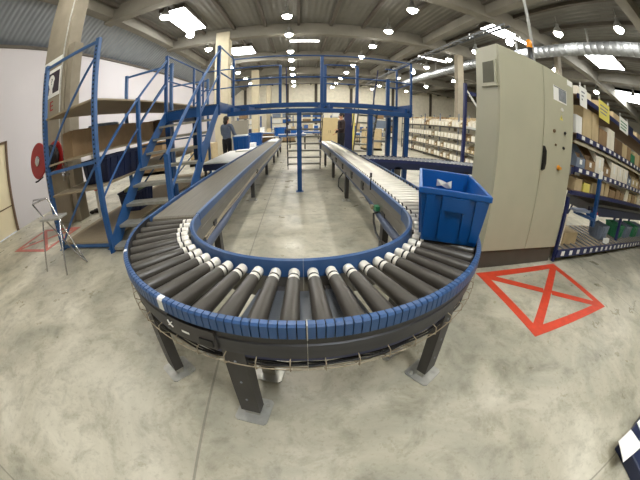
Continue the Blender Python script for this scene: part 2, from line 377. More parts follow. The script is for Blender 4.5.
# ------------------------------------------------------------------ curved conveyor
XC, YC, RI, RO = .01, 1.98, .80, 1.262
TOP = .684
def pol(r, a, z): return Vector((XC + r * math.cos(a), YC + r * math.sin(a), z))
def arc(a0, a1, n): return [(pol(0, 0, 0), (math.cos(a0 + (a1 - a0) * i / n), math.sin(a0 + (a1 - a0) * i / n), 0), (0, 0, 1)) for i in range(n + 1)]
RT = .662           # top of the rollers
def roller_parts(t, r0, r1, a, rin, rout, zc_top):
    # tapered roller: axis tilted so its top stays level
    A = pol(r0, a, zc_top - rin); Bp = pol(r1, a, zc_top - rout); Ln = (Bp - A).length
    sl = lambda f: rin + (rout - rin) * f
    c1, c2 = .050, .086
    prof = [(c2, sl(c2 / Ln) * 1.02)]
    prof += [(Ln - .012, sl(1)), (Ln, sl(1) * .9)]
    rl = MB().lathe(A, Bp, prof, 18).build('roller', 'roller', t)
    MB().lathe(A, Bp, [(0, rin * .86), (.006, rin * .98), (c1 - .004, rin), (c1, rin * .9)], 18).lathe(A, Bp, [(c1 + .006, rin * .9), (c1 + .009, rin), (c2 - .008, rin * 1.02), (c2 - .004, rin * .9)], 18).build('roller_cap', 'cap', rl, 'bright silver end cap')
    MB().lathe(A, Bp, [(c1 - .004, rin * .9), (c1 - .002, rin * 1.0), (c1 + .006, rin * 1.0), (c1 + .008, rin * .9)], 14).lathe(A, Bp, [(c2 - .008, rin * .9), (c2 - .006, rin * 1.03), (c2, rin * 1.03), (c2 + .001, rin * .9)], 14).build('drive_ring', 'ring', rl)
    for g in (.36, .64): MB().lathe(A, Bp, [(Ln * g, sl(g) * .97), (Ln * g + .0005, sl(g) * 1.006), (Ln * g + .0035, sl(g) * 1.006), (Ln * g + .004, sl(g) * .97)], 18).build('sleeve_groove', 'ring', rl)
def leg_at(t, r, a, z1, wd=.062, dp=.10):
    c = pol(r, a, 0); er = Vector((math.cos(a), math.sin(a), 0)); et = Vector((-math.sin(a), math.cos(a), 0)); th = .006
    lg = MB()
    zz = Vector((0, 0, z1 - .05)); o = c + Vector((0, 0, .05))
    # C-channel, web outwards
    lg.prism([(-dp / 2, wd / 2 - th), (dp / 2, wd / 2 - th), (dp / 2, wd / 2), (-dp / 2, wd / 2)], o, et, er, zz)
    lg.prism([(-dp / 2, -wd / 2), (-dp / 2 + th, -wd / 2), (-dp / 2 + th, wd / 2 - th), (-dp / 2, wd / 2 - th)], o, et, er, zz)
    lg.prism([(dp / 2 - th, -wd / 2), (dp / 2, -wd / 2), (dp / 2, wd / 2 - th), (dp / 2 - th, wd / 2 - th)], o, et, er, zz)
    l = lg.build('leg', 'leg', t)
    for z in (.16, .30, .44):
        if z < z1 - .03: MB().lathe(c + er * (wd / 2 - .001) + Vector((0, 0, z)), c + er * (wd / 2 + .005) + Vector((0, 0, z)), [(0, .0065), (.004, .0065), (.006, .004)], 8).build('bolt', 'steelgrey', l)
    fp = MB()
    oc = c + er * -.01
    fp.prism([(-.085, -.07), (-.07, -.085), (.07, -.085), (.085, -.07), (.085, .07), (.07, .085), (-.07, .085), (-.085, .07)], oc, et, er, (0, 0, .008))
    fp.prism([(-.04, -.025), (.04, -.025), (.04, .02), (-.04, .02)], c + Vector((0, 0, .008)), et, er, (0, 0, .10))
    for s in (-1, 1): fp.lathe(oc + et * .06 * s - er * .045 + Vector((0, 0, .008)), oc + et * .06 * s - er * .045 + Vector((0, 0, .03)), [(0, .013), (.01, .013), (.011, .006), (.022, .006)], 8)
    fp.build('foot_plate', 'galv', l, 'pale galvanised foot plate')
    return l
def curve_half(a0, a1, lab, legs, stickers):
    t = thing('curved_roller_conveyor', lab, 'conveyor', (XC, YC, 0), 'curved roller conveyor quarters')
    g = 0.0008
    A0, A1 = a0 + g, a1 - g
    # outer segmented bumper
    MB().sweep([(1.228, .615), (1.246, .615), (1.246, .680), (1.228, .680)], arc(A0, A1, 40)).build('guard_backing', 'dark_gap', t)
    n = 62; w = MB(); st = (A1 - A0) / n
    for i in range(n):
        b0 = A0 + st * i; b1 = b0 + st * .86
        pr = [(1.232, .620), (1.256, .618), (RO, .624), (RO, .676), (1.254, TOP), (1.232, TOP)]
        w.sweep(pr, arc(b0, b1, 1))
    w.build('segmented_guard', 'guard', t, 'blue segmented plastic bumper guard')
    MB().sweep([(1.20, .500), (1.240, .500), (1.240, .535), (1.246, .540), (1.246, .572), (1.240, .577), (1.240, .612), (1.20, .612)], arc(A0, A1, 40)).build('side_panel', 'panel', t)
    MB().sweep([(1.205, .478), (1.232, .478), (1.236, .50), (1.205, .50)], arc(A0, A1, 40)).build('lower_rail', 'navy', t)
    # inner guard and panel
    MB().sweep([(.765, .600), (.772, .684), (.782, .690), (.796, .684), (.802, .60)], arc(A0, A1, 40)).build('inner_guard', 'guard', t, 'smooth blue inner guard rail')
    MB().sweep([(.772, .47), (.796, .47), (.796, .60), (.772, .60)], arc(A0, A1, 40)).build('inner_panel', 'panel_light', t, 'lighter grey inner side panel')
    # rollers
    nr = 15; stp = (a1 - a0) / nr
    for i in range(nr): roller_parts(t, .815, 1.222, a0 + stp * (i + .5), .0265, .040, RT)
    # drive belt plates below
    MB().sweep([(.84, .535), (1.19, .535), (1.19, .545), (.84, .545)], arc(a1 - .26 if a0 < -PI * .6 else a0, a1 if a0 < -PI * .6 else a0 + .26, 12)).build('under_plate', 'steelgrey', t)
    for f in (.10, .38, .66, .92):
        a = a0 + (a1 - a0) * f; MB().beam(pol(.80, a, .52), pol(1.20, a, .52), .05, .05).build('cross_member', 'leg', t)
    for a, inner in legs:
        a = math.radians(a); leg_at(t, 1.205, a, .50)
        if inner: leg_at(t, .905, a, .50, .05, .08)
        b = MB(); b.beam(pol(.87, a, .455), pol(1.19, a, .455), .035, .06)
        b.prism([(0, 0), (.11, 0), (0, -.16)], pol(1.17, a - .03, .49), (-math.cos(a), -math.sin(a), 0), (0, 0, 1), Vector((-math.sin(a), math.cos(a), 0)) * .01)
        b.build('leg_brace', 'leg', t)
    # wire basket for cables
    w = MB()
    for r, z in ((1.264, .462), (1.22, .425), (1.15, .430)):
        w.tube([pol(r, A0 + (A1 - A0) * i / 30, z) for i in range(31)], .0028, 6)
    for i in range(15):
        a = A0 + (A1 - A0) * (i + .5) / 15
        w.tube([pol(1.238, a, .496), pol(1.262, a, .49), pol(1.267, a, .455), pol(1.22, a, .421), pol(1.15, a, .427), pol(1.12, a, .47)], .0026, 6)
    w.build('cable_basket', 'copper', t, 'thin brassy wire cable basket')
    for k in range(3):
        MB().tube([pol(1.20 + .014 * k + .006 * math.sin(i * 1.7 + k), A0 + (A1 - A0) * i / 24, .436 + .005 * k) for i in range(25)], .005, 6).build('cable', 'hose', t)
    for a in stickers:
        a = math.radians(a)
        MB().sweep([(RO + .0004, .628), (RO + .0014, .628), (RO + .0014, .677), (1.254, TOP + .0012), (1.236, TOP + .0012), (1.236, TOP + .0004), (1.254, TOP + .0004), (RO + .0004, .676)], arc(a, a + .028, 3)).build('guard_label', 'white', t, 'white paper label on the guard')
    return t
ML = -math.radians(89.8)
cl = curve_half(-PI, ML, 'curved black-roller conveyor quarter joining the belt conveyor, on charcoal legs', [(-165, False), (-131, True), (-103.5, True)], [-150, -119])
cr = curve_half(ML, 0.0, 'curved black-roller conveyor quarter under the blue tote, on charcoal legs', [(-55.5, True), (-15, False)], [-22])
# control unit and joint plate on the belt side quarter
w = MB(); w.sweep([(1.241, .508), (1.256, .508), (1.256, .60), (1.241, .60)], arc(math.radians(-118), math.radians(-106), 6)); w.build('motor_card', 'leg', cl)
w = MB(); w.sweep([(1.2565, .525), (1.264, .525), (1.264, .556), (1.2565, .556)], arc(math.radians(-109.5), math.radians(-106.5), 3)); w.build('connector', 'black', cl)
w = MB(); w.sweep([(1.2565, .545), (1.2575, .545), (1.2575, .556), (1.2565, .556)], arc(math.radians(-114), math.radians(-112), 3)); w.build('type_plate', 'white', cl)
w = MB(); a = math.radians(-117)
for s in (-1, 1): w.tube([pol(1.260, a - .012, .565 + .014 * s), pol(1.264, a, .565), pol(1.260, a + .012, .565 - .014 * s)], .003, 6)
w.build('cable_tie', 'white', cl)
w = MB(); w.lathe(pol(1.0, math.radians(-99), .41), pol(.88, math.radians(-99), .41), [(0, .03), (.004, .035), (.11, .035), (.12, .02)], 12); w.build('drive_motor', 'steelgrey', cl)
MB().sweep([(RO - .012, .618), (RO + .002, .618), (RO + .002, .686), (1.232, .688), (1.232, .684), (RO - .012, .68)], arc(ML - .0016, ML + .0016, 1)).build('joint_strip', 'galv', cr)

# ------------------------------------------------------------------ straight conveyors
def leg_pair(t, x0, x1, y, z1):
    for x, s in ((x0, 1), (x1, -1)):
        lg = MB(); lg.box(x - .03, x + .03, y - .05, y - .044, .05, z1); lg.box(x - .03, x - .024, y - .05, y + .05, .05, z1); lg.box(x + .024, x + .03, y - .05, y + .05, .05, z1)
        l = lg.build('leg', 'leg', t)
        MB().box(x - .07, x + .07, y - .08, y + .08, 0, .008).box(x - .02, x + .02, y - .035, y + .035, .008, .12).build('foot_plate', 'galv', l, 'pale galvanised foot plate')
    B(x0, x1, y - .03, y + .03, .40, .45).build('leg_brace', 'leg', t)
YE = 13.4
bc = thing('belt_conveyor', 'long straight conveyor with grey-brown belt passing under the blue bridge', 'conveyor', (-1.03, 6.5, 0))
xa, xb = XC - RO, XC - RI
w = MB(); y0, y1 = 2.0, YE
prof = [(y0 + .02, .615), (y0 - .002, .635), (y0 + .008, .655), (y0 + .03, .664), (y1 - .03, .664), (y1 - .008, .655), (y1, .635), (y1 - .02, .615)]
w.prism(prof, (xa + .045, 0, 0), (0, 1, 0), (0, 0, 1), (xb - xa - .07, 0, 0)); w.build('belt', 'belt', bc, 'grey-brown woven belt')
w = MB().box(xa, xa + .026, YC + .005, YE, .618, TOP); w.build('outer_guard', 'guard', bc, 'blue guard rail', .004)
w = MB().box(xb - .002, xb + .030, YC + .005, YE, .625, .690); w.build('inner_guard', 'guard', bc, 'blue guard rail', .006)
MB().box(xa + .018, xa + .04, YC + .005, YE, .50, .616).build('side_panel', 'panel', bc)
MB().box(xb, xb + .022, YC + .005, YE, .47, .625).box(xb + .022, xb + .026, YC + .005, YE, .54, .56).build('side_panel', 'panel_light', bc, 'lighter grey inner side panel')
for y in (2.55, 4.9, 7.2, 9.5, 11.3, 13.1): leg_pair(bc, xa + .05, xb - .02, y, .52)
for k in range(14): B(xa + .04, xb, 2.3 + k * .68, 2.36 + k * .68, .52, .56).build('cross_member', 'leg', bc)
w = MB(); pts = [pol(.765, math.radians(-150), .40), pol(.765, math.radians(-165), .40), (xb + .03, 2.1, .40), (xb + .03, 2.6, .39), (xb + .0, 3.4, .385), (xb + .0, YE - .4, .385)]
w.tube(pts, .042, 12); w.build('cable_duct', 'duct', bc, 'blue-grey tube under the belt')
for k in range(4): MB().tube([(xb + .008 + .008 * k, 2.05 + i * .35, .445 + .012 * (k % 3) + .010 * math.sin(i * 1.3 + k * 2)) for i in range(27)], .006, 6).build('cable', 'copper', bc)
pass
for y in (2.32, 5.2): B(xb - .03, xb + .035, y, y + .09, .40, .50).build('motor_box', 'black', bc)

rc = thing('straight_roller_conveyor', 'long straight conveyor with bright steel rollers behind the blue tote', 'conveyor', (1.03, 6.5, 0))
xc, xd = XC + RI, XC + RO
NR = 92; pit = .10
for i in range(NR):
    y = 2.03 + i * pit
    pr = [(0, .018), (.004, .0225), (xd - xc - .045, .0225), (xd - xc - .041, .018)]
    rl_ = MB().lathe((xc + .02, y, RT - .0225), (xd - .02, y, RT - .0225), pr, 12).build('roller', 'white_roller', rc)
    if i < 60: MB().lathe((xc + .055, y, RT - .0225), (xc + .068, y, RT - .0225), [(0, .0225), (.002, .0265), (.011, .0265), (.013, .0225)], 12).build('drive_ring', 'ring', rl_)
    if i < 50: B(xd - .022, xd - .013, y - .02, y + .02, .655, .672).build('roller_clip', 'black', rl_)
B(xc + .01, xd - .03, 2.0, 2.03 + NR * pit, .588, .596).build('under_plate', 'black', rc)  # black pan added below, standing in for shade in the roller gaps
YR = 2.03 + NR * pit
MB().box(xc - .030, xc + .002, YC + .005, YR, .625, .690).build('inner_guard', 'guard', rc, 'blue guard rail', .006)
MB().box(xd - .012, xd, YC + .005, 5.3, .618, TOP).box(xd - .012, xd, 6.1, YR, .618, TOP).build('outer_guard', 'guard', rc, 'blue guard rail')
MB().box(xc - .022, xc, YC + .005, YR, .47, .625).box(xc - .026, xc - .022, YC + .005, YR, .54, .56).build('side_panel', 'panel_light', rc, 'lighter grey inner side panel')
MB().box(xd - .022, xd, YC + .005, YR, .47, .616).build('side_panel', 'panel', rc)
for y in (2.47, 4.7, 6.6, 8.6, 10.6): leg_pair(rc, xc + .0, xd - .05, y, .50)
w = MB(); w.tube([pol(.775, math.radians(-40 + 6 * i), .42 + .006 * math.sin(i * 2)) for i in range(7)] + [(xc - .03, 2.3, .42), (xc - .02, 2.6, .43), (xc - .012, 2.9, .45), (xc - .01, 3.2, .46)], [.034, .04, .034, .04, .034, .04, .034, .038, .034, .03, .026], 10); w.tube([(xc - .01, 3.2, .455), (xc - .012, 4.0, .45), (xc - .012, 6.5, .45), (xc - .012, 10.5, .45)], .016, 8)
w.build('cable_duct', 'duct', rc, 'blue-grey flexible hose under the rollers')
for y in (3.35, 4.1, 5.0, 5.9, 7.0): B(xc - .034, xc - .022, y, y + .12, .505, .60).build('motor_card', 'black', rc)
MB().tube([(.775, 2.60, .46), (.735, 2.63, .44), (.735, 2.60, .36), (.735, 2.50, .285), (.74, 2.35, .265), (.745, 2.16, .30), (.765, 2.06, .36)], .011, 8).build('loop_hose', 'hose', rc)
B(.745, .79, 2.60, 2.68, .47, .515).build('valve_box', 'green', rc, 'small green valve box'); B(.725, .755, 2.70, 2.75, .46, .50).build('valve', 'copper', rc)
w = MB(); w.tube([(xc - .035, 2.97, .60), (xc - .035, 2.97, .74)], .006, 8); w.box(xc - .045, xc - .025, 2.96, 2.985, .74, .79); w.build('light_barrier', 'black', rc)
MB().tube([(xc - .02, 5.0, .44), (xc - .10, 4.95, .34), (xc - .12, 4.85, .22), (xc - .06, 4.72, .16)], .012, 8).build('loop_hose', 'hose', rc)

cc = thing('cross_conveyor', 'dark roller conveyor branching off sideways behind the blue tote', 'conveyor', (3.5, 5.7, 0))
cy0, cy1 = 5.36, 6.04
for y in (cy0, cy1 - .03): B(1.30, 7.0, y, y + .03, .47, .66).build('side_rail', 'navytote', cc)
B(1.30, 7.0, cy0 - .004, cy0, .60, .66).build('rail_stripe', 'navy', cc)
for i in range(56):
    rl_ = MB().lathe((1.36 + i * .1, cy0 + .03, .632), (1.36 + i * .1, cy1 - .03, .632), [(0, .027), (cy1 - cy0 - .06, .027)], 10).build('roller', 'steelgrey', cc)
    B(1.35 + i * .1, 1.37 + i * .1, cy0 + .002, cy0 + .028, .66, .667).build('roller_clip', 'whitebin', rl_)
for x in (1.95, 3.6, 5.4, 6.8):
    for y in (cy0 + .03, cy1 - .03): B(x - .06, x + .06, y - .03, y + .03, 0, .52).build('leg', 'leg', cc)

# belt side end tray with paper at the far end
tag(B(xa + .06, xb - .05, 11.2, 13.3, .6645, .685).build('paper_sheet', 'white'), 'long white sheet lying on the far end of the belt conveyor', 'paper')

# ------------------------------------------------------------------ blue tote
def tote(name, lab, cat, m, L_, W_, H_, loc, rot, group=None, taper=.035, papers=False):
    """open stacking tote, local x = width, y = length"""
    t = thing(name, lab, cat, loc, group); t.rotation_euler = (0, 0, rot)
    W[t.name] = (0, 0, 0)
    w = MB(); th = .007; hw, hl = W_ / 2, L_ / 2
    def ring(z, inset): return [(-hw + inset, -hl + inset, z), (hw - inset, -hl + inset, z), (hw - inset, hl - inset, z), (-hw + inset, hl - inset, z)]
    zr = H_ - .035
    R = [ring(0, taper + .01), ring(zr, .012), ring(zr, -.0), ring(H_, -.0), ring(H_, .014 + th), ring(.012, taper + .01 + th)]
    vs = [p for r in R for p in r]; fs = [(3, 2, 1, 0)]
    for i in range(5):
        for k in range(4): fs.append((i * 4 + k, i * 4 + (k + 1) % 4, (i + 1) * 4 + (k + 1) % 4, (i + 1) * 4 + k))
    fs.append((20, 21, 22, 23)); w.add(vs, fs); w.build('shell', m, t, None, .006)
    # ribs on every side: wall at height z has inset lerp
    ins = lambda z: (taper + .01) + (.012 - taper - .01) * z / zr
    for s in (-1, 1):
        for u in (-.74, -.34, .34, .74):
            a = u * hw * .9; rw = .014 if abs(u) < .5 else .026
            for z0, z1 in ((.03, zr),):
                y0 = s * (hl - ins(z0)); y1 = s * (hl - ins(z1)); ex = s * .012
                MB().hexa([(a - rw, y0, z0), (a + rw, y0, z0), (a + rw, y0 + ex, z0), (a - rw, y0 + ex, z0), (a - rw, y1, z1), (a + rw, y1, z1), (a + rw, y1 + ex, z1), (a - rw, y1 + ex, z1)]).build('rib', m, t)
        for u in (-.8, -.4, 0, .4, .8):
            a = u * hl * .95; x0 = s * (hw - ins(.03)); x1 = s * (hw - ins(zr)); ex = s * .012
            MB().hexa([(x0, a - .014, .03), (x0 + ex, a - .014, .03), (x0 + ex, a + .014, .03), (x0, a + .014, .03), (x1, a - .014, zr), (x1 + ex, a - .014, zr), (x1 + ex, a + .014, zr), (x1, a + .014, zr)]).build('rib', m, t)
    for s in (-1, 1):
        z0, z1 = zr - .085, zr - .002
        y0 = s * (hl - ins(z0)); y1 = s * (hl - ins(z1)); ex = s * .016
        MB().hexa([(-.36 * hw, y0, z0), (.36 * hw, y0, z0), (.36 * hw, y0 + ex, z0), (-.36 * hw, y0 + ex, z0), (-.36 * hw, y1, z1), (.36 * hw, y1, z1), (.36 * hw, y1 + ex, z1), (-.36 * hw, y1 + ex, z1)]).build('handle_grip', m, t)
    return t
TA = math.atan2(.795, .355) - PI / 2
tt = tote('blue_tote', 'large bright blue plastic tote riding on the curved black rollers', 'tote', 'tote', .80, .44, .325, (1.015, 1.70, RT), TA)
w = MB()
random.seed(3)
# crumpled delivery note stuck to the inside far wall of the tote
pz = [(-.07 + .042 * i, .365 - .012 * ((i + j) % 2), .20 + .05 * j + .012 * math.sin(i * 2 + j)) for j in range(2) for i in range(4)]
w.add(pz, [(0, 1, 5, 4), (1, 2, 6, 5), (2, 3, 7, 6)]); pz2 = [(x, y - .0015, z) for x, y, z in pz]
w.add(pz2, [(4, 5, 1, 0), (5, 6, 2, 1), (6, 7, 3, 2)]); w.build('label', 'whitebin', tt, 'crumpled white label inside the tote')

# ------------------------------------------------------------------ control cabinet
ct = thing('control_cabinet', 'tall beige steel control cabinet standing behind the red taped square', 'cabinet', (2.45, 2.35, 0))
B(1.81, 3.08, 2.165, 2.53, 0, .20).build('plinth', 'plinth', ct, 'dark grey plinth', .004)
B(1.79, 3.10, 2.165, 2.55, .20, 2.30).build('body', 'cabinet', ct, None, .006)
B(1.79, 2.466, 2.14, 2.162, .205, 2.285).build('door', 'cabinet', ct, None, .006)
d2 = B(2.474, 3.10, 2.14, 2.162, .205, 2.285).build('door', 'cabinet', ct, None, .006)
MB().prism([(0, 0), (.03, .02), (.045, .09), (.035, .22), (0, .27)], (2.478, 2.14, 1.11), (0, -1, 0), (0, 0, 1), (.04, 0, 0)).build('handle', 'black', d2, 'black swing handle')
B(2.65, 2.93, 2.136, 2.1395, 1.94, 2.115).build('notice_sheet', 'white', d2, 'white printed notice')
B(2.755, 2.92, 2.1345, 2.1355, 1.955, 2.095).build('notice_print', 'paperprint', d2)
B(2.66, 2.92, 2.1345, 2.1355, 2.098, 2.110).build('notice_heading', 'steelgrey', d2)
B(2.96, 3.07, 2.136, 2.1395, 2.21, 2.275).build('name_plate', 'white', d2)
MB().lathe((2.825, 2.14, 1.86), (2.825, 2.12, 1.86), [(0, .022), (.012, .022), (.013, .016), (.02, .014)], 14).build('indicator', 'white', d2)
w = MB().prism([(-.035, 0), (.035, 0), (0, .06)], (2.815, 2.1395, 1.735), (1, 0, 0), (0, 0, 1), (0, -.003, 0)); tr = w.build('warning_triangle', 'yellow', d2, 'small yellow warning triangle')
MB().prism([(-.004, .014), (.006, .026), (.0, .028), (.006, .046), (-.008, .028), (.0, .026)], (2.815, 2.1363, 1.735), (1, 0, 0), (0, 0, 1), (0, -.001, 0)).build('warning_bolt', 'black', tr)
for x, z, m, r in ((2.67, 1.58, 'carddark', .02), (2.90, 1.60, 'black', .018), (2.715, 1.43, 'carddark', .012), (2.89, 1.42, 'black', .018)):
    MB().lathe((x, 2.14, z), (x, 2.118, z), [(0, r), (.014, r), (.016, r * .7), (.022, r * .7)], 14).build('push_button', m, d2)
MB().lathe((2.82, 2.14, 1.18), (2.82, 2.125, 1.18), [(0, .03), (.012, .03)], 14).box(2.785, 2.855, 2.105, 2.126, 1.165, 1.195).build('rotary_switch', 'orange', d2, 'orange rotary switch')
v = B(1.772, 1.791, 2.185, 2.415, 1.865, 2.135).build('vent_frame', 'cabinet', ct, None, .004)
B(1.7705, 1.773, 2.21, 2.40, 1.89, 2.115).build('filter_mat', 'grille', v)
for i in range(14): B(1.768, 1.771, 2.215 + i * .0135, 2.220 + i * .0135, 1.892, 2.113).build('vent_slat', 'grille', v)
B(1.768, 1.80, 2.17, 2.43, 1.85, 1.868).build('vent_sill', 'cabinet', v)
bx, by = 2.50, 2.36
b = MB().lathe((bx, by, 2.30), (bx, by, 2.53), [(0, .045), (.02, .045), (.022, .036), (.22, .036), (.23, .04)], 14).build('beacon', 'black', ct, 'black beacon post')
MB().lathe((bx, by, 2.53), (bx, by, 2.65), [(0, .04), (.06, .04), (.10, .034), (.115, .014)], 14).build('beacon_lens', 'amber', b, 'amber beacon lens')
MB().tube([(2.62, 2.42, 2.30), (2.60, 2.42, 3.6), (2.60, 2.42, 5.62)], .022, 10).build('conduit', 'lamp_housing', ct, 'pale grey cable conduit')

# ------------------------------------------------------------------ left storage rack
RX0, RX1, RY0, RY1, RY2 = -3.68, -2.53, 2.92, 5.42, 7.92
rk = thing('pallet_rack', 'blue framed storage rack with chipboard shelves beside the stairs', 'rack', ((RX0 + RX1) / 2, 5.4, 0))
for y in (RY0, RY1, RY2):
    for x in (RX0, RX1):
        p_ = MB().box(x - .03, x + .03, y - .035, y + .035, .008, 2.84).build('upright', 'rackblue', rk)
        if y == RY0:
            for i in range(44): B(x - .012, x + .012, y - .0362, y - .0352, .12 + i * .06, .145 + i * .06).build('slot', 'dark_gap', p_)
        MB().box(x - .06, x + .06, y - .06, y + .06, 0, .008).build('base_plate', 'rackblue', p_)
    for z in (2.79, 1.17, .045): MB().beam((RX0 + .03, y, z), (RX1 - .03, y, z), .03, .045).build('frame_tie', 'rackblue', rk)
    for za, zb in ((1.30, 2.55), (.08, 1.12)): MB().beam((RX0 + .03, y - .01, za), (RX1 - .03, y - .01, zb), .025, .03).build('frame_brace', 'rackblue', rk)
for z, y0 in ((2.0, RY0), (1.30, RY0), (.84, RY0), (.10, RY0)):
    B(RX0 + .035, RX1 - .035, y0, RY2, z - .03, z).build('shelf', 'chip', rk, 'chipboard shelf', .002)
    if z > 2.5:
        w = MB(); w.box(RX0 - .02, RX0 + .02, y0 + .04, RY2, z - .075, z - .03).box(RX1 - .02, RX1 + .02, y0 + .04, RY2, z - .075, z - .03); w.build('shelf_beam', 'rackblue', rk)
def carton(name, x0, x1, y0, y1, z0, z1, m, lab, cat='box', group=None, tape=True):
    if not tape: return tag(B(x0, x1, y0, y1, z0, z1).build(name, m, None, None, .004), lab, cat, group)
    t = thing(name, lab, cat, ((x0 + x1) / 2, (y0 + y1) / 2, z0), group)
    B(x0, x1, y0, y1, z0, z1).build('body', m, t, None, .004)
    if tape:
        ym = (y0 + y1) / 2
        MB().box(x0 - .001, x1 + .001, ym - .025, ym + .025, z1, z1 + .0012).box(x1, x1 + .0012, ym - .025, ym + .025, z1 - .08, z1 + .001).box(x0 - .0012, x0, ym - .025, ym + .025, z1 - .08, z1 + .001).build('tape', 'cardlight', t)
    return t
carton('cardboard_carton', -3.64, -3.40, 3.30, 6.20, 1.30, 1.72, 'card', 'long flat brown cardboard carton standing along the rack middle shelf')
carton('cardboard_carton', -3.64, -3.25, 6.25, 6.95, 1.30, 1.74, 'carddark', 'darker brown carton behind the long flat carton on the rack middle shelf')
t = MB().box(-3.63, -3.41, 4.0, 4.7, 1.7215, 1.775).box(-3.65, -3.39, 3.98, 4.72, 1.735, 1.75); tag(t.build('crate', 'greytote', bevel=.006), 'flat blue-grey plastic crate lying on the long brown carton', 'crate')
tote('navy_bin', 'long dark navy bin on the rack shelf seen through the stair rail', 'bin', 'navytote', .98, .56, .36, (-2.86, 3.70, .84), 0)
tote('navy_bin', 'dark navy bin on the floor board of the rack, green sack on top', 'bin', 'navytote', .60, .5, .36, (-3.02, 4.55, .10), 0)
t = MB(); t.ball((-3.08, 4.54, .44), .2, .16, .08); t.ball((-2.92, 4.58, .46), .13, .11, .06)
tag(t.build('green_sack', mat('pale_green_sack', rgb(160, 176, 138), .8, 0, .15, 12, bump=.4, bscale=20)), 'pale green crumpled sack lying in the low navy bin', 'sack')
# hose reel
hr = thing('hose_reel', 'red fire hose reel mounted on the concrete pillar', 'hose reel', (-4.75, 3.9, 1.0))
ax0, ax1 = Vector((-4.84, 3.58, 1.45)), Vector((-4.80, 4.05, 1.42)); d = (ax1 - ax0).normalized()
def disc(c, r, th): return MB().lathe(c - d * th / 2, c + d * th / 2, [(0, r - .01), (.004, r), (th - .004, r), (th, r - .01)], 32)
w = disc(ax0, .34, .03); w.build('reel_disc', 'red', hr, None); disc(ax1, .33, .03).build('reel_disc', 'red', hr)
w = MB()
for k in range(7):
    rr = .22 + .02 * (k % 2); cc_ = ax0.lerp(ax1, (k + 1) / 8.0); s1 = d.orthogonal().normalized(); s2 = d.cross(s1)
    w.tube([cc_ + s1 * rr * math.cos(2 * PI * i / 28) + s2 * rr * math.sin(2 * PI * i / 28) for i in range(29)], .03, 8, False)
w.build('hose_coils', 'hose', hr, 'black hose coils')
MB().lathe(ax0 - d * .05, ax1 + d * .03, [(0, .05), (.01, .095), (.03, .10), (.035, .06), (.50, .06), (.54, .04)], 16).build('hub', 'chrome', hr, 'chrome hub')
MB().tube([(-4.74, 3.6, 1.13), (-4.86, 3.52, 1.08), (-4.92, 3.5, 1.08)], .018, 8).build('nozzle', 'black', hr)
MB().tube([(-4.69, 4.08, 1.42), (-4.68, 4.17, 1.42), (-4.68, 4.19, 1.1)], .02, 8).box(-4.74, -4.62, 4.17, 4.215, 1.0, 1.5).tube([(-4.3, 4.0, 1.02), (-4.55, 4.1, 1.0), (-4.68, 4.19, 1.05)], .014, 8).build('wall_arm', 'chrome', hr)
MB().tube([(-4.72, 4.195, .9), (-4.72, 4.195, 2.6), (-4.72, 4.195, 5.6)], .018, 8).build('supply_pipe', 'galv', hr, 'galvanised water pipe')

# poster and lettering on the pillar
po = thing('poster', 'white safety poster with a dark oval head picture on the concrete pillar', 'poster', (-5.06, 4.21, 2.72))
B(-5.36, -4.76, 4.208, 4.218, 2.72, 3.36).build('sheet', 'white', po)
B(-5.24, -4.80, 4.204, 4.2075, 2.80, 3.28).build('picture', mat('poster_dark', rgb(60, 52, 62), .6, 0, .1), po)
w = MB()
w.prism([(.12 * math.cos(2 * PI * i / 24) * (1 if math.sin(2 * PI * i / 24) > 0 else .75), .17 * math.sin(2 * PI * i / 24)) for i in range(24)], (-5.08, 4.2035, 3.06), (1, 0, 0), (0, 0, 1), (0, -.002, 0))
w.prism([(-.09, 0), (.06, 0), (.045, .12), (-.07, .12)], (-5.08, 4.2035, 2.80), (1, 0, 0), (0, 0, 1), (0, -.002, 0)); w.build('head_shape', 'white', po)
B(-5.44, -4.72, 4.206, 4.218, 3.42, 3.60).build('header_strip', 'white', po)
def text(name, st_, size, m, loc, rot, parent=None, ex=.002):
    cu = bpy.data.curves.new(name, 'FONT'); cu.body = st_; cu.size = size; cu.extrude = ex; cu.align_x = 'CENTER'; cu.align_y = 'CENTER'
    tmp = bpy.data.objects.new('tmp', cu); C.objects.link(tmp)
    me = bpy.data.meshes.new_from_object(tmp.evaluated_get(bpy.context.evaluated_depsgraph_get()))
    bpy.data.objects.remove(tmp); bpy.data.curves.remove(cu)
    me.name = name; me.materials.clear(); me.materials.append(M[m])
    o = bpy.data.objects.new(name, me); C.objects.link(o); o.rotation_euler = rot
    l0 = W[parent.name] if parent else (0, 0, 0)
    if parent: o.parent = parent
    o.location = (loc[0] - l0[0], loc[1] - l0[1], loc[2] - l0[2])
    return o
text('question_mark', '?', .2, 'black', (-5.07, 4.199, 3.07), (PI / 2, 0, 0), po)
o = text('letter_sign', 'E', .30, 'red', (-5.06, 4.217, 2.52), (PI / 2, 0, 0)); tag(o, 'red painted letter on the concrete pillar below the poster', 'lettering')
t = MB(); t.ball((-4.36, 4.80, .05), .16, .10, .05); t.ball((-4.50, 4.74, .04), .08, .06, .04); t.ball((-4.24, 4.86, .035), .07, .05, .035)
tag(t.build('work_gloves', 'glovedark'), 'dark pair of work gloves dropped on the floor behind the rack', 'gloves')
t = MB(); t.lathe((-3.95, 4.4, 0), (-3.95, 4.4, 1.5), [(0, .03), (.55, .03), (.56, .034), (.9, .034), (.91, .03), (1.5, .03)], 10)
tg = thing('safety_post', 'thin white and red post standing between pillar and rack', 'post', (-3.95, 4.4, 0))
t.build('pole', 'white', tg); MB().lathe((-3.95, 4.4, .55), (-3.95, 4.4, .8), [(0, .036), (.25, .036)], 10).build('band', 'redpaint', tg, 'red band')

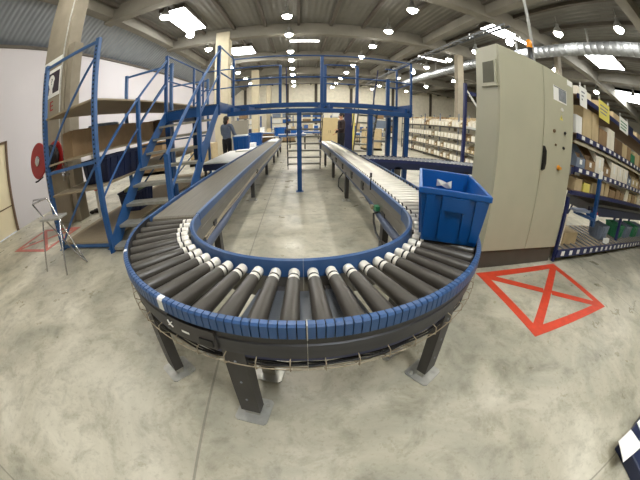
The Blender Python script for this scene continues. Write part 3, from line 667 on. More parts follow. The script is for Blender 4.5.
# folding step stool
ss = thing('step_stool', 'folding chrome step stool standing before the blue rack', 'step stool', (-3.1, 2.4, 0))
fr = [(-3.36, 2.18, 0), (-2.84, 2.14, 0)]
for pts in ([(-3.37, 2.20, 0.0), (-3.33, 2.36, .62), (-3.32, 2.40, .64)], [(-2.83, 2.15, 0.0), (-2.86, 2.32, .62), (-2.87, 2.36, .64)]): MB().tube(pts, .012, 8).build('front_leg', 'chrome', ss)
w = MB(); w.tube([(-3.50, 2.36, .88), (-3.12, 2.34, .92), (-3.06, 2.35, .90), (-2.72, 2.50, .0)], .012, 8)
w.tube([(-3.12, 2.34, .92), (-3.46, 2.35, .93), (-3.52, 2.36, .88), (-3.30, 2.42, .60), (-2.90, 2.60, .012), (-2.72, 2.50, .012)], .012, 8); w.build('rear_frame', 'chrome', ss)
B(-3.34, -2.87, 2.30, 2.50, .64, .672).build('step', 'galv', ss, 'ribbed grey step', .008)

# ------------------------------------------------------------------ stairs and bridge
SX0, SX1 = -2.43, -1.39
SY0, SZ0, SY1, SZ1 = 2.80, .03, 4.97, 1.74
DZ = 1.78
def handrail_post(w, x, y, z0, z1, s=.04): w.box(x - s / 2, x + s / 2, y - s / 2, y + s / 2, z0, z1)
st = thing('access_stairs', 'steep blue metal stairs with grey treads climbing to the bridge landing', 'stairs', ((SX0 + SX1) / 2, 3.9, 0))
sl = (SZ1 - SZ0) / (SY1 - SY0)
for x, s in ((SX0, -1), (SX1, 1)):
    w = MB(); w.prism([(2.74, .0), (2.98, .0), (SY1, SZ1 - .16), (SY1, SZ1 + .02), (SY1 - .06, SZ1 + .02), (2.74, .10)], (x - .006, 0, 0), (0, 1, 0), (0, 0, 1), (.012, 0, 0))
    w.box(x - .006, x + .04 * -s, 0, 0, 0, 0) if False else None
    w.build('stringer', 'stairblue', st)
nt = 9
for i in range(8):
    z = .06 + .205 * i; y = SY0 + (z - SZ0) / sl
    MB().box(SX0 + .006, SX1 - .006, y - .03, y + .20, z - .018, z).box(SX0 + .006, SX1 - .006, y - .034, y - .028, z - .035, z + .002).build('tread', 'tread', st, 'grey grating tread')
hz = lambda y: 1.10 + .785 * (y - 2.80)
for x in (SX0, SX1):
    w = MB(); w.tube([(x, 2.80, hz(2.8)), (x, SY1, hz(SY1))], .022, 10); w.build('handrail', 'stairblue', st)
    w = MB(); w.tube([(x, 2.84, hz(2.84) - .42), (x, SY1, hz(SY1) - .50)], .016, 8); w.build('mid_rail', 'stairblue', st)
    for y in (2.80, 3.92):
        w = MB(); zb = .0 if y == 2.8 else SZ0 + sl * (y - SY0) - .05
        w.box(x - .028, x + .028, y - .028, y + .028, zb, hz(y) + .01); w.build('newel_post', 'stairblue', st)
# landing + deck
BY0, BY1, BX1 = 6.20, 7.20, 2.51
br = thing('bridge_platform', 'blue steel walkway bridge with railings spanning both conveyors', 'bridge', (0, 6.5, 0))
MB().box(SX0, SX1, SY1, BY0, DZ - .03, DZ).box(SX0, BX1, BY0, BY1, DZ - .03, DZ).build('deck_plate', 'tread', br, 'grey deck plate')
w = MB(); w.box(SX1 - .03, BX1, BY0 - .03, BY0 + .02, 1.70, 1.80); w.build('front_beam', 'bridge', br, None, .004)
w = MB(); w.box(SX0, BX1, BY1 - .02, BY1 + .03, 1.75, 1.80); w.build('rear_beam', 'bridge', br, None, .004)
w = MB(); w.box(SX0 - .03, SX0 + .02, SY1, BY1, 1.56, 1.80).box(SX1 - .02, SX1 + .03, SY1, BY0, 1.60, 1.80).box(SX0, SX1, SY1 - .0, SY1 + .05, 1.58, 1.77); w.build('landing_beam', 'bridge', br)
w = MB(); w.box(SX1 + .05, 2.20, 5.40, 5.48, 1.535, 1.622); w.build('girder', 'bridge', br, None, .004)
for x in (-1.25, -.95, .45, .62, 2.1): MB().beam((x, 5.44, 1.655), (x, BY1, 1.70), .06, .10).build('joist', 'bridge', br)
B(2.17, 2.22, 5.40, BY1, 1.555, 1.80).build('end_plate', 'bridge', br)
# railings
RH = 2.89; RM = 2.38
def rail(pts, z, r=.018): return MB().tube([(x, y, z) for x, y in pts], r, 8)
def posts(lst, s=.045):
    for x, y, z0, z1 in lst: B(x - s / 2, x + s / 2, y - s / 2, y + s / 2, z0, z1).build('rail_post', 'bridge', br)
posts([(SX0, SY1, 1.56, RH), (SX1, SY1, 1.56, RH)], .06)
posts([(SX0, BY0 + .3, DZ, RH), (SX0, BY1, DZ, RH), (SX1, BY0, 1.69, RH), (BX1, BY0, 1.60, RH), (BX1, BY1, DZ, RH)])
posts([(.50, BY0, 1.69, RH - .02), (-.44, BY1, DZ, RH), (.66, BY1, DZ, RH), (1.46, BY1, DZ, RH), (1.95, BY0, 1.69, 2.42)], .07)
for z in (RH, RM):
    rail([(SX1, SY1), (SX1, BY0), (BX1, BY0)], z).build('rail', 'bridge', br)
    rail([(SX0, SY1), (SX0, BY1), (-.44, BY1)], z).build('rail', 'bridge', br)
    rail([(.66, BY1), (1.46, BY1)], z).build('rail', 'bridge', br)
    rail([(BX1, BY0), (BX1, BY1), (2.2, BY1)], z).build('rail', 'bridge', br)
def column(x, y, s, z1):
    c_ = B(x - s / 2, x + s / 2, y - s / 2, y + s / 2, .01, z1).build('support_column', 'bridge', br)
    B(x - s / 2 - .03, x + s / 2 + .03, y - s / 2 - .03, y + s / 2 + .03, 0, .01).build('base_plate', 'bridge', c_)
column(.02, 5.44, .085, 1.56)
for x, y in ((1.56, BY0 + .02), (2.15, BY0 + .02), (2.42, BY0 + .02), (SX0, 6.55), (SX0, SY1 + .08), (2.3, BY1)): column(x, y, .10, 1.69 if y < 7 else 1.62)
# rear descents
for x0, x1, lab in ((-.30, .62, 'rear blue stair flight descending from the bridge between the conveyors'), (1.52, 2.02, 'narrow rear stair flight descending from the bridge beyond the roller conveyor')):
    t = thing('descending_stairs', lab, 'stairs', ((x0 + x1) / 2, 7.8, 0), 'rear stair flights of the bridge')
    ya, yb = 7.26, 8.25
    for x in (x0, x1):
        MB().prism([(ya, 1.60), (ya, 1.76), (ya + .05, 1.76), (yb + .08, .0), (yb - .06, 0)], (x - .006, 0, 0), (0, 1, 0), (0, 0, 1), (.012, 0, 0)).build('stringer', 'leg', t)
        MB().tube([(x, ya, 2.85), (x, yb - .1, 1.12), (x, yb - .1, .12)], .016, 8).build('handrail', 'navy', t)
    for i in range(8):
        z = .20 + i * .20; y = yb - (z / 1.76) * (yb - ya)
        B(x0 + .006, x1 - .006, y - .10, y + .10, z - .04, z).build('tread', 'tread', t)

# ------------------------------------------------------------------ table, totes and people by the belt
def table(name, lab, x0, x1, y0, y1, z, top='white', skirt=None, group=None):
    t = thing(name, lab, 'table', ((x0 + x1) / 2, (y0 + y1) / 2, 0), group)
    B(x0, x1, y0, y1, z - .03, z).build('table_top', top, t)
    if skirt: B(x0 + .01, x1 - .01, y0 + .01, y0 + .04, z - .17, z - .03).build('apron', skirt, t)
    for x in (x0 + .05, x1 - .05):
        for y in (y0 + .06, y1 - .06): B(x - .025, x + .025, y - .025, y + .025, 0, z - .03).build('leg', 'leg', t)
    return t
table('packing_table', 'white topped packing table with dark apron beside the belt conveyor', -2.02, -1.33, 5.75, 8.4, .62, skirt='navytote')
table('packing_table', 'second white packing table further along the belt conveyor, under two blue totes', -2.06, -1.36, 8.75, 12.2, .56, skirt='navytote')
tote('blue_tote', 'blue tote on the packing table directly beside the person in grey', 'tote', 'tote', .46, .50, .46, (-1.80, 9.10, .56), 0, 'blue totes on the packing table')
tote('blue_tote', 'blue tote on the packing table behind the one beside the person', 'tote', 'tote', .48, .50, .50, (-1.62, 11.0, .56), 0, 'blue totes on the packing table')
tote('blue_tote', 'blue tote standing past the far end of the belt conveyor', 'tote', 'tote', .7, .6, .5, (-1.0, 16.0, .70), .2)
table('far_bench', 'pale bench under the tote past the end of the belt conveyor', -2.2, -.4, 15.6, 16.4, .70)
for i, (x, y, z) in enumerate(((-1.80, 9.1, 1.02), (-1.55, 8.0, .62), (-1.7, 10.2, .56))):
    o = B(x - .19, x + .19, y - .2, y + .2, z + .0005, z + (.05, .04, .16)[i]).build('paper_stack', 'white'); tag(o, ('flat white cardboard sheets lying across the blue tote by the person', 'thin stack of white paper on the end of the nearer packing table', 'tall stack of white paper between the two blue totes')[i], 'paper')

def skinned(name, chain, edges, m, parent=None, lvl=2, root=0):
    me = bpy.data.meshes.new(name); me.from_pydata([c[0] for c in chain], edges, []); me.materials.append(M[m])
    o = bpy.data.objects.new(name, me); C.objects.link(o)
    if parent: o.parent = parent
    sk = o.modifiers.new('Skin', 'SKIN'); sk.use_smooth_shade = True
    for i, (_, r) in enumerate(chain):
        v_ = me.skin_vertices[0].data[i]; v_.radius = r if isinstance(r, tuple) else (r, r); v_.use_root = (i == root)
    s_ = o.modifiers.new('Subd', 'SUBSURF'); s_.levels = lvl; s_.render_levels = lvl
    return o
def person(loc, rot, h, lab, top, bottom, pose='reach', longhair=True):
    k = h / 1.72
    def P(x, y, z): return (x * k, y * k, z * k)
    # faces -y locally; arms
    if pose == 'reach': el, er_, hl, hr = P(.25, -.10, 1.10), P(-.25, -.08, 1.10), P(.16, -.36, 1.06), P(-.16, -.34, 1.06)
    else: el, er_, hl, hr = P(.26, -.02, 1.13), P(-.26, .02, 1.13), P(.14, -.24, 1.10), P(-.24, -.16, .92)
    ch = [(P(0, 0, .95), (.145 * k, .10 * k)), (P(0, 0, 1.12), (.13 * k, .095 * k)), (P(0, .0, 1.30), (.155 * k, .10 * k)), (P(0, .005, 1.43), (.08 * k, .06 * k)), (P(0, -.005, 1.50), .052 * k), (P(0, -.015, 1.58), .082 * k), (P(0, -.015, 1.66), (.07 * k, .08 * k)),
          (P(.19, 0, 1.40), .055 * k), (el, .042 * k), (hl, .028 * k), (P(-.19, 0, 1.40), .055 * k), (er_, .042 * k), (hr, .028 * k),
          (P(.09, 0, .86), .085 * k), (P(.10, -.01, .48), .056 * k), (P(.10, .01, .09), .038 * k), (P(.11, -.13, .035), .034 * k),
          (P(-.09, 0, .86), .085 * k), (P(-.10, -.01, .48), .056 * k), (P(-.10, .01, .09), .038 * k), (P(-.11, -.13, .035), .034 * k)]
    ed = [(0, 1), (1, 2), (2, 3), (3, 4), (4, 5), (5, 6), (3, 7), (7, 8), (8, 9), (3, 10), (10, 11), (11, 12), (0, 13), (13, 14), (14, 15), (15, 16), (0, 17), (17, 18), (18, 19), (19, 20)]
    body = skinned('person', ch, ed, 'skin'); body.location = loc; body.rotation_euler = (0, 0, rot); tag(body, lab, 'person')
    W[body.name] = (0, 0, 0)
    c2 = [(ch[i][0], (tuple(v + .014 * k for v in ch[i][1]) if isinstance(ch[i][1], tuple) else ch[i][1] + .014 * k)) for i in (0, 1, 2, 3, 7, 8, 9, 10, 11, 12)]
    c2[0] = (P(0, 0, .86), (.18 * k, .135 * k)); c2[1] = (c2[1][0], (.165 * k, .125 * k)); c2[2] = (c2[2][0], (.185 * k, .125 * k))
    for i in (6, 9):
        a = Vector(c2[i - 1][0]); b_ = Vector(c2[i][0]); c2[i] = (tuple(a.lerp(b_, .85)), .036 * k)
    skinned('sweater', c2, [(0, 1), (1, 2), (2, 3), (3, 4), (4, 5), (5, 6), (3, 7), (7, 8), (8, 9)], top, body)
    c3 = [(ch[i][0], (tuple(v + .016 * k for v in ch[i][1]) if isinstance(ch[i][1], tuple) else ch[i][1] + .016 * k)) for i in (0, 13, 14, 15, 17, 18, 19)] + [(P(0, 0, 1.06), (.15 * k, .115 * k))]
    skinned('trousers', c3, [(0, 1), (1, 2), (2, 3), (0, 4), (4, 5), (5, 6), (0, 7)], bottom, body)
    for s in (-1, 1):
        MB().ball(P(s * .105, -.06, .045), .05 * k, .13 * k, .045 * k).build('shoe', 'black', body)
        hw_ = hl if s > 0 else hr
        for f in range(5):
            a = Vector(hw_) + Vector(((f - 2) * .014 * k, -.01 * k, 0)); ln = (.045, .075, .085, .08, .065)[f] * k
            dirv = Vector(((f - 2) * .12, -1, -.35)) if f else Vector((-.9 * s, -.6, .1))
            dirv.normalize()
            MB().tube([a, a + dirv * ln * .6, a + dirv * ln + Vector((0, 0, -.012 * k))], [.011 * k, .009 * k, .006 * k], 7).build('finger', 'skin', body)
    hr_ = MB(); hr_.ball(P(0, .012, 1.645), .098 * k, .105 * k, .10 * k, 14, 10)
    if longhair: hr_.ball(P(0, .06, 1.55), .085 * k, .055 * k, .12 * k)
    hr_.build('hair', 'hair', body)
    f = MB(); f.prism([(-.012, 0), (.012, 0), (0, .05)], P(0, -.098, 1.575), (k, 0, 0), (0, 0, k), (0, -.016 * k, 0)); f.build('nose', 'skin', body)
    for s in (-1, 1):
        MB().ball(P(s * .034, -.092, 1.625), .011 * k).build('eye', 'white', body)
        MB().ball(P(s * .09, -.01, 1.60), .014 * k, .022 * k, .032 * k).build('ear', 'skin', body)
    MB().ball(P(0, -.092, 1.545), .024 * k, .008 * k, .008 * k).build('mouth', 'red', body)
person((-2.34, 9.3, 0), PI * .88, 1.72, 'person with dark hair in grey-blue sweater standing at the packing table', 'sweater', 'trousers')
person((1.58, 10.6, 0), -PI * .42, 1.76, 'person in dark clothing standing beside the far end of the steel-roller conveyor', 'jacket', 'trousers', 'stand', False)

# ------------------------------------------------------------------ parts rack on the right (runs along x, front at y = 2.1)
FY, BYK = 2.10, 3.0
PXS = [3.16, 4.46, 5.76, 7.06, 8.36]
pr_ = thing('parts_rack', 'long navy flow rack full of cartons and bins beside the beige cabinet', 'rack', (5.8, 2.5, 0))
for x in PXS:
    B(x - .03, x + .03, BYK - .03, BYK + .03, 0, 2.2).build('upright', 'navy', pr_)
    zt = .86 if x < 3.5 else 2.1
    if x in (PXS[0], PXS[4]): B(x - .022, x + .022, FY + .02, FY + .06, 0, zt).build('upright', 'navy', pr_)
LEV = [(.12, .10), (.93, .05), (1.22, .07), (1.63, .07), (2.14, .06)]
for z, h in LEV:
    B(PXS[0], PXS[-1], FY - .01, FY + .02, z - h / 2, z + h / 2).build('label_beam', 'navy', pr_)
    B(PXS[0] + .03, PXS[-1], FY + .02, BYK, z + h / 2 - .02, z + h / 2).build('shelf', 'carddark' if z > .2 else 'chip', pr_)
random.seed(11)
for z, h in LEV[:4]:
    if z == .93: continue
    x = PXS[0] + .1
    while x < PXS[-1] - .1:
        B(x, x + .085, FY - .014, FY - .0105, z - h * .32, z + h * .34).build('shelf_label', 'white', pr_, 'white paper label'); x += .21 + random.random() * .03
B(PXS[0], PXS[-1], FY + .03, FY + .05, 1.535, 1.57).build('light_strip', 'whitebin', pr_, 'pale strip under the label beam')
for i in range(26): B(3.3 + i * .19, 3.33 + i * .19, FY + .02, BYK - .05, .17, .185).build('roller_track', 'steelgrey', pr_)
# conveyor shelf at belly height
t = thing('pick_conveyor', 'grey belt conveyor running along inside the parts rack', 'conveyor', (6, 2.5, .6))
B(3.95, PXS[-1], FY + .12, FY + .62, .66, .80).build('belt_bed', 'steelgrey', t); B(3.95, PXS[-1], FY + .09, FY + .12, .62, .76).build('side_rail', 'navytote', t, 'dark blue-grey side rail')
for x in (5.62, 8.1): B(x - .03, x + .03, FY + .1, FY + .16, .17, .62).build('leg', 'navy', t)
t = thing('pick_station', 'blue steel terminal post with white paper holder beside the beige cabinet', 'station', (3.86, 2.0, .52))
MB().beam((3.90, 2.04, .52), (3.86, 2.04, 1.2), .07, .05).build('post', 'bridge', t); B(3.86, 4.0, 2.05, 2.19, .64, .70).build('bracket', 'bridge', t); B(3.83, 3.89, 2.008, 2.014, 1.20, 1.30).box(3.825, 3.895, 2.015, 2.05, 1.19, 1.31).build('paper_holder', 'white', t)
MB().beam((3.3, 2.05, .70), (3.86, 2.05, .62), .08, .04).build('arm', 'bridge', t)
B(3.2, 3.62, 1.98, 2.09, .72, .75).build('tray', 'greytote', t, 'pale grey tray')
def open_bin_mesh(w_, d_, h_, front, m, inner):
    """open-front picking bin, local origin bottom centre of its front edge; front looks to -y"""
    t = thing('picking_bin', 'x', 'bin', (0, 0, 0)); th = .006; hw = w_ / 2
    b = MB(); b.box(-hw, hw, 0, d_, 0, th); b.box(-hw, hw, d_ - th, d_, th, h_)
    for s in (-1, 1):
        x0 = s * hw; x1 = s * (hw - th)
        b.prism([(0, th), (d_ - th, th), (d_ - th, h_), (d_ * .38, h_), (0, front)], (min(x0, x1), 0, 0), (0, 1, 0), (0, 0, 1), (th, 0, 0))
    b.box(-hw + th, hw - th, 0, th, th, front)
    b.build('bin_shell', m, t)
    q = MB(); q.box(-hw + .012, hw - .012, .02, d_ - .02, th, h_ * .45); q.box(-hw + .02, hw * .2, .05, d_ * .7, h_ * .45, h_ * .6)
    q.build('contents', inner, t)
    B(-.035, .035, -.0015, -.0002, front * .35, front * .85).build('bin_label', 'white', t)
    return t
def strip(o):   # keep the prototypes only as the first placed copy
    return o
def cap(s): return s
shelf_names = {.165: 'floor level', 1.255: 'waist shelf', 1.665: 'upper shelf'}
random.seed(5)
protos = [open_bin_mesh(.25, .5, .30, .14, 'cardlight', 'carddark'), open_bin_mesh(.30, .5, .31, .13, 'card', 'carddark'), open_bin_mesh(.24, .5, .29, .12, 'greytote', 'carddark'), open_bin_mesh(.28, .5, .36, .24, 'whitebin', 'carddark')]
names = ['pale cardboard open-front bin', 'brown cardboard open-front bin', 'grey open-front bin', 'white open-front bin']
used = [False] * 4; wid = [.25, .30, .24, .28]
def put_bin(k, loc, rot, lab, grp):
    o = protos[k]
    if not used[k]:
        used[k] = True; o.location = loc; o.rotation_euler = (0, 0, rot); o['label'] = lab; o['group'] = grp
        return o
    return copy_tree(o, loc, rot, lab, grp)
for z, nm, seq in ((1.255, 'waist-high shelf', None), (.80, 'belt', None)):
    if z == .80: continue
    x = 3.22; i = 0
    while x < 8.2:
        k = random.choice([0, 1, 1, 0, 2, 3]); x += wid[k] / 2 + .012
        put_bin(k, (x, FY + .03, z), 0, '%s, %s from the cabinet on the waist-high rack shelf' % (names[k], ORD[i]), 'bins on the waist-high shelf of the parts rack')
        x += wid[k] / 2 + .012; i += 1
# upper shelf: mixed cartons
x = 3.2; i = 0; cm = ['white', 'cardlight', 'cardlight', 'card', 'whitebin', 'carddark', 'cardlight', 'card', 'green', 'cardlight', 'card', 'cardlight', 'card', 'cardlight', 'whitebin', 'card', 'cardlight']
cn = {'white': 'white', 'cardlight': 'pale cardboard', 'card': 'brown cardboard', 'whitebin': 'off-white', 'carddark': 'dark brown', 'green': 'green plastic'}
while x < 8.1:
    k = cm[i % len(cm)]; ww = random.choice([.22, .30, .38, .26]) if i else .16; hh = random.choice([.24, .32, .40]) if k != 'green' else .16
    carton('carton', x, x + ww, FY + .06, FY + .5, 1.665, 1.665 + hh, k, '%s box, %s from the cabinet on the parts rack upper shelf' % (cn[k], ORD[i]), 'box', 'boxes on the upper shelf of the parts rack', False)
    x += ww + .025; i += 1
# between waist shelf and belt: small lit bins
x = 3.3; i = 0
while x < 7.9:
    ww = random.choice([.16, .2, .26]); k = random.choice(['cardlight', 'yellow', 'card', 'whitebin', 'cardlight'])
    carton('small_carton', x, x + ww, FY + .05, FY + .5, .955, .955 + random.choice([.12, .16, .20]), k, '%s box, %s from the cabinet on the low ledge of the parts rack' % ({'yellow': 'yellow'}.get(k, cn.get(k))if k == 'yellow' else cn[k], ORD[i]), 'box', 'boxes on the low ledge of the parts rack', False)
    x += ww + .06; i += 1
# floor level
tote('grey_tote', 'blue-grey tote with a white front panel on the parts rack floor level', 'tote', 'greytote', .36, .34, .26, (4.95, 2.42, .186), 0)
o = B(4.84, 5.06, 2.15, 2.2, .17, .26).build('paper_card', 'white'); tag(o, 'white card leaning on the blue-grey tote at floor level', 'card')
carton('flat_carton', 3.24, 3.34, 2.2, 2.8, .17, .62, 'whitebin', 'tall white panel box beside the cabinet on the parts rack floor level', 'box')
carton('flat_carton', 3.45, 3.85, 2.25, 2.75, .17, .34, 'cardlight', 'pale low box beside the white panel on the parts rack floor level', 'box')
for i, x in enumerate((5.9, 6.5, 7.1, 7.7)):
    tote('green_grey_tote', 'dull green-grey tote at floor level of the parts rack, %s past the grey tote' % ORD[i], 'tote', 'greytote' if i % 2 else 'green', .4, .42, .26, (x, 2.45, .186), 0, 'totes at floor level of the parts rack')
o = thing('red_scanner', 'red and white hand scanner lying beside the terminal post', 'scanner', (4.1, 2.18, .8)); MB().box(4.02, 4.16, 2.12, 2.2, .62, .70).build('body', 'redpaint', o); MB().box(4.06, 4.18, 2.10, 2.16, .585, .66).build('paper', 'white', o)
o.location = (4.1, 2.18, .80)
# hanging signs along the rack top
for x0, x1, z0, z1, m, lab in ((3.17, 3.36, 2.02, 2.28, 'white', 'white paper sign hanging from the parts rack top beam by the cabinet'), (3.74, 4.12, 2.02, 2.28, 'yellow', 'yellow paper sign hanging from the parts rack top beam'), (4.58, 5.02, 2.06, 2.28, 'white', 'white and green sign hanging from the parts rack top beam past the yellow one')):
    t = thing('hanging_sign', lab, 'sign', ((x0 + x1) / 2, 2.08, z0), 'signs on the parts rack')
    B(x0, x1, 2.070, 2.076, z0, z1).build('sheet', m, t)
    w = MB()
    for i in range(3): w.box(x0 + .04, x1 - .06 - .03 * i, 2.0685, 2.0697, z1 - .08 - i * .05, z1 - .06 - i * .05)
    w.build('print', 'green' if x0 > 4.5 else 'paperprint', t)
    for xx in (x0 + .02, x1 - .04): B(xx, xx + .02, 2.068, 2.089, z1, z1 + .05).build('clip', 'galv', t)
for x in PXS[:-1]: MB().beam((x, BYK, .3), (x + 1.3, BYK, 2.1), .02, .03).build('cross_brace', 'navy', pr_)
for i, x in enumerate((3.45, 4.15, 4.75, 5.5, 6.2)):
    carton('carton', x, x + .42, FY + .2, FY + .7, 2.17, 2.36, random.choice(['navytote', 'cardlight', 'whitebin']), 'low box on the top level of the parts rack, %s from the cabinet' % ORD[i], 'box', 'boxes on the top level of the parts rack', False)

# ------------------------------------------------------------------ distant white-bin rack (runs along y at x = 6.9)
dr = thing('shelving_rack', 'distant long shelving rack holding rows of white bins', 'rack', (7.2, 13.5, 0))
DY0, DY1 = 9.4, 18.6
for y in [DY0 + i * 1.84 for i in range(6)]:
    for x in (6.93, 7.5): B(x - .025, x + .025, y - .03, y + .03, 0, 2.3).build('upright', 'steelgrey', dr)
DL = [.12, .62, 1.12, 1.68]
for z in DL: B(6.90, 7.55, DY0, DY1, z - .05, z).build('shelf', 'plinth', dr)
random.seed(21)
dn = ['lowest', 'second', 'third', 'top']
for li, z in enumerate(DL):
    y = DY0 + .2; i = 0
    while y < DY1 - .15 and i < 28:
        k = 3 if random.random() < .75 else random.choice([0, 0, 1])
        put_bin(k, (6.895, y, z), -PI / 2, '%s, %s from the near end, %s shelf of the distant rack' % (names[k].replace(' open-front', ''), ORD[i], dn[li]), 'bins on the %s shelf of the distant rack' % dn[li])
        y += .33 + random.random() * .03; i += 1
for i in range(14):
    y = DY0 + .2 + i * .63; h = .25 + .14 * random.random()
    carton('carton', 7.2, 7.5, y, y + .52, 1.68, 1.68 + .30 + h * .5, random.choice(['cardlight', 'card', 'cardlight']), 'cardboard box behind the white bins on the distant rack top, %s from the near end' % ORD[i], 'box', 'cartons on top of the distant rack', False)
# blue rack end frame before it
t = thing('rack_frame', 'tall navy upright frame with white brace standing past the beige cabinet', 'rack frame', (4.85, 7.5, 0))
for y in (7.4,): B(4.77 - .045, 4.77 + .045, y - .045, y + .045, 0, 2.95).build('upright', 'navy', t)
B(5.92, 6.0, 7.36, 7.44, 0, 2.95).build('upright', 'navy', t)
MB().beam((4.8, 7.4, 2.75), (5.95, 7.4, 1.5), .05, .05).build('brace', 'white', t, 'white diagonal brace')
B(4.8, 5.95, 7.38, 7.42, 2.6, 2.72).build('beam', 'navy', t); B(4.8, 5.95, 7.38, 7.42, 1.55, 1.62).build('beam', 'white', t)

# ------------------------------------------------------------------ far clutter beyond the bridge
t = thing('blue_column', 'square navy-blue column beside the standing person', 'column', (1.92, 11.2, 0)); B(1.78, 2.06, 11.1, 11.36, .01, 2.2).build('shaft', 'navy', t); B(1.74, 2.10, 11.06, 11.4, 0, .02).build('base_plate', 'navy', t)
t = thing('yellow_post', 'thin yellow post beside the narrow rear stair', 'post', (1.95, 10.2, 0)); B(1.91, 1.99, 10.16, 10.24, .01, 1.75).build('shaft', 'yellow', t); B(1.87, 2.03, 10.12, 10.28, 0, .01).build('base_plate', 'yellow', t)
def locker(x, y, w_, d_, h_, m, lab, cat='cabinet'):
    t = thing('steel_cupboard', lab, cat, (x, y, 0)); B(x - w_ / 2, x + w_ / 2, y, y + d_, .06, h_).build('body', m, t); B(x - w_ / 2 + .03, x + w_ / 2 - .03, y + .02, y + d_ - .02, 0, .06).build('plinth', 'plinth', t)
    for s in (-1, 1): dd = B(x + (.01 if s > 0 else -w_ / 2 + .02), x + (w_ / 2 - .02 if s > 0 else -.01), y - .015, y, .1, h_ - .04).build('door', m, t); B(x + s * .05 - .01, x + s * .05 + .01, y - .03, y - .015, h_ * .45, h_ * .55).build('handle', 'black', dd)
locker(1.9, 17.5, .95, .5, 1.75, 'beige', 'tall beige steel cupboard far beyond the bridge')
locker(-3.2, 15.0, 1.1, .5, 1.7, 'wallgrey', 'grey steel cupboard far behind the blue totes')
t = thing('lift_frame', 'grey inclined lift frame standing beyond the bridge', 'lift', (3.2, 10.6, 0))
for x in (2.72, 3.22): MB().beam((x, 10.3, 0), (x + .12, 10.8, 2.9), .06, .08).build('mast', 'steelgrey', t)
for z in (.7, 1.4): B(2.72, 3.36, 10.42 + z * .17, 10.48 + z * .17, z, z + .08).build('cross_bar', 'steelgrey', t)
B(2.7, 3.3, 10.35, 10.75, 1.25, 1.55).build('carriage', 'greytote', t); B(2.6, 3.4, 10.1, 10.9, 0, .06).build('base', 'leg', t)
random.seed(31)
def pallet_load(x, y, n, lab, m='cardlight', h0=.35):
    t = thing('wooden_pallet', 'wooden pallet under ' + lab, 'pallet', (x, y, 0))
    for i in range(5): B(x - .5 + i * .22, x - .36 + i * .22, y - .4, y + .4, .10, .12).build('deck_board', 'chip', t); B(x - .5, x + .52, y - .4, y - .3, 0, .10).build('bearer', 'chip', t); B(x - .5, x + .52, y + .3, y + .4, 0, .10).build('bearer', 'chip', t)
    z = .12
    for i in range(n):
        carton('carton', x - .45, x + .45, y - .38, y + .38, z, z + h0, m, '%s, %s layer from the floor' % (lab, ORD[i]), 'box', 'cartons stacked on pallets'); z += h0 + .001
pallet_load(3.9, 15.2, 3, 'pale carton stack beyond the bridge posts')
pallet_load(5.2, 19.5, 3, 'brown carton stack far past the bridge posts', 'card')
pallet_load(4.3, 22.5, 4, 'pale carton stack near the far cream wall', 'cardlight')
pallet_load(-1.9, 17.0, 2, 'dark carton stack behind the belt conveyor end', 'carddark')
pallet_load(-5.2, 9.6, 3, 'brown carton stack beside the white wall behind the rack', 'card')
pallet_load(-3.6, 10.6, 2, 'pale carton stack behind the stair landing', 'cardlight')
pallet_load(-.7, 21.7, 2, 'brown carton stack seen between the conveyors', 'card')
for i, (x, y, wd) in enumerate(((-.3, 14.6, 1.4), (1.2, 20.5, 1.6), (3.2, 18.0, 1.4), (-2.6, 20.0, 2.0), (.6, 25.0, 2.4), (5.6, 25.5, 2.4))):
    table('workbench', 'blue and white workbench beyond the bridge, %s in depth' % ORD[i], x - wd / 2, x + wd / 2, y, y + .8, .85, 'white', 'machine', 'workbenches beyond the bridge')
    for j in range(4):
        bx_ = x - wd / 2 + .15 + j * (wd - .3) / 3.6; m = random.choice(['tote', 'cardlight', 'white', 'navytote', 'carddark', 'machine'])
        nm = {'tote': 'blue', 'cardlight': 'pale', 'white': 'white', 'navytote': 'navy', 'carddark': 'brown', 'machine': 'mid blue'}[m]
        hh = .2 + .3 * random.random()
        carton('bench_box', bx_ - .14, bx_ + .14, y + .2, y + .55, .85, .85 + hh, m, '%s box standing %s along the %s workbench past the bridge' % (nm, ORD[j], ORD[i]), 'box', 'boxes on the workbenches beyond the bridge', False)
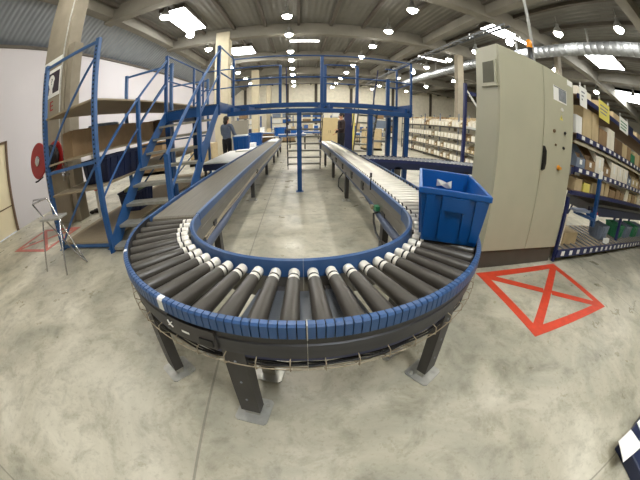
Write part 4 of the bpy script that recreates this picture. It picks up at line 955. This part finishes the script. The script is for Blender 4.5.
for i, (x, y) in enumerate(((-4.6, 27), (-1.6, 29), (1.4, 29), (4.4, 29), (8.6, 28))):
    t = thing('storage_shelf', 'distant storage shelf before the far cream wall, %s in its row' % ORD[i], 'shelf', (x, y, 0), 'storage shelves before the far wall')
    for a in (-1.1, 1.1):
        for b_ in (0, .6): B(x + a - .04, x + a + .04, y + b_ - .04, y + b_ + .04, 0, 2.3).build('upright', 'machine', t)
    for z in (.3, .9, 1.5, 2.1): B(x - 1.1, x + 1.1, y, y + .6, z, z + .05).build('shelf', 'steelgrey', t)
    for j in range(8):
        z = (.35, .95, 1.55, 2.15)[j // 2]; xx = x - .95 + (j % 2) * 1.0
        m = random.choice(['cardlight', 'card', 'white', 'greytote', 'tote'])
        nm = {'tote': 'blue', 'cardlight': 'pale', 'white': 'white', 'greytote': 'grey', 'card': 'brown'}[m]
        carton('shelf_box', xx, xx + .8, y + .05, y + .55, z, z + .38, m, '%s box, %s storage shelf by the far wall, %s place' % (nm, ORD[i], ORD[j]), 'box', 'boxes on the far storage shelves', False)

# white papers on a dark bin at the floor edge, lower corner
tag(B(1.72, 2.6, -.9, -.20, 0, .10).build('low_bin', 'navytote', None, None, .01), 'low dark navy bin with white papers at the edge of the open floor', 'bin')
o = MB(); o.prism([(0, 0), (.26, -.06), (.24, .14), (.06, .16)], (1.60, -.33, .102), (1, 0, 0), (0, 1, 0), (0, 0, .004)); o.prism([(0, 0), (.2, -.02), (.22, .07), (.02, .09)], (1.93, -.29, .102), (1, 0, 0), (0, 1, 0), (0, 0, .004))
tag(o.build('paper_sheets', 'white'), 'white paper sheets lying on the dark navy bin', 'paper')

# ------------------------------------------------------------------ camera, world, view
cam = bpy.data.cameras.new('camera'); co = bpy.data.objects.new('camera', cam); C.objects.link(co)
cam.type = 'PANO'
cam.sensor_fit = 'HORIZONTAL'; cam.sensor_width = 32.0; cam.sensor_height = 24.0
try:
    cam.cycles.panorama_type = 'FISHEYE_EQUISOLID'; cam.cycles.fisheye_lens = 14.32; cam.cycles.fisheye_fov = math.radians(220)
except Exception:
    cam.panorama_type = 'FISHEYE_EQUISOLID'; cam.fisheye_lens = 14.32; cam.fisheye_fov = math.radians(220)
cam.clip_start = .02; cam.clip_end = 200
co.matrix_world = Matrix.Translation((0, 0, 1.296)) @ Matrix.Rotation(-.0767, 4, 'Z') @ Matrix.Rotation(PI / 2 - .4047, 4, 'X') @ Matrix.Rotation(.0049, 4, 'Z')
SC.camera = co
wd = bpy.data.worlds.new('world'); SC.world = wd; wd.use_nodes = True
wd.node_tree.nodes['Background'].inputs['Color'].default_value = (.8, .86, 1, 1); wd.node_tree.nodes['Background'].inputs['Strength'].default_value = .4
SC.view_settings.view_transform = 'Standard'; SC.view_settings.look = 'None'; SC.view_settings.gamma = 1.0
SC.view_settings.use_curve_mapping = False
SC.view_settings.exposure = 1.34
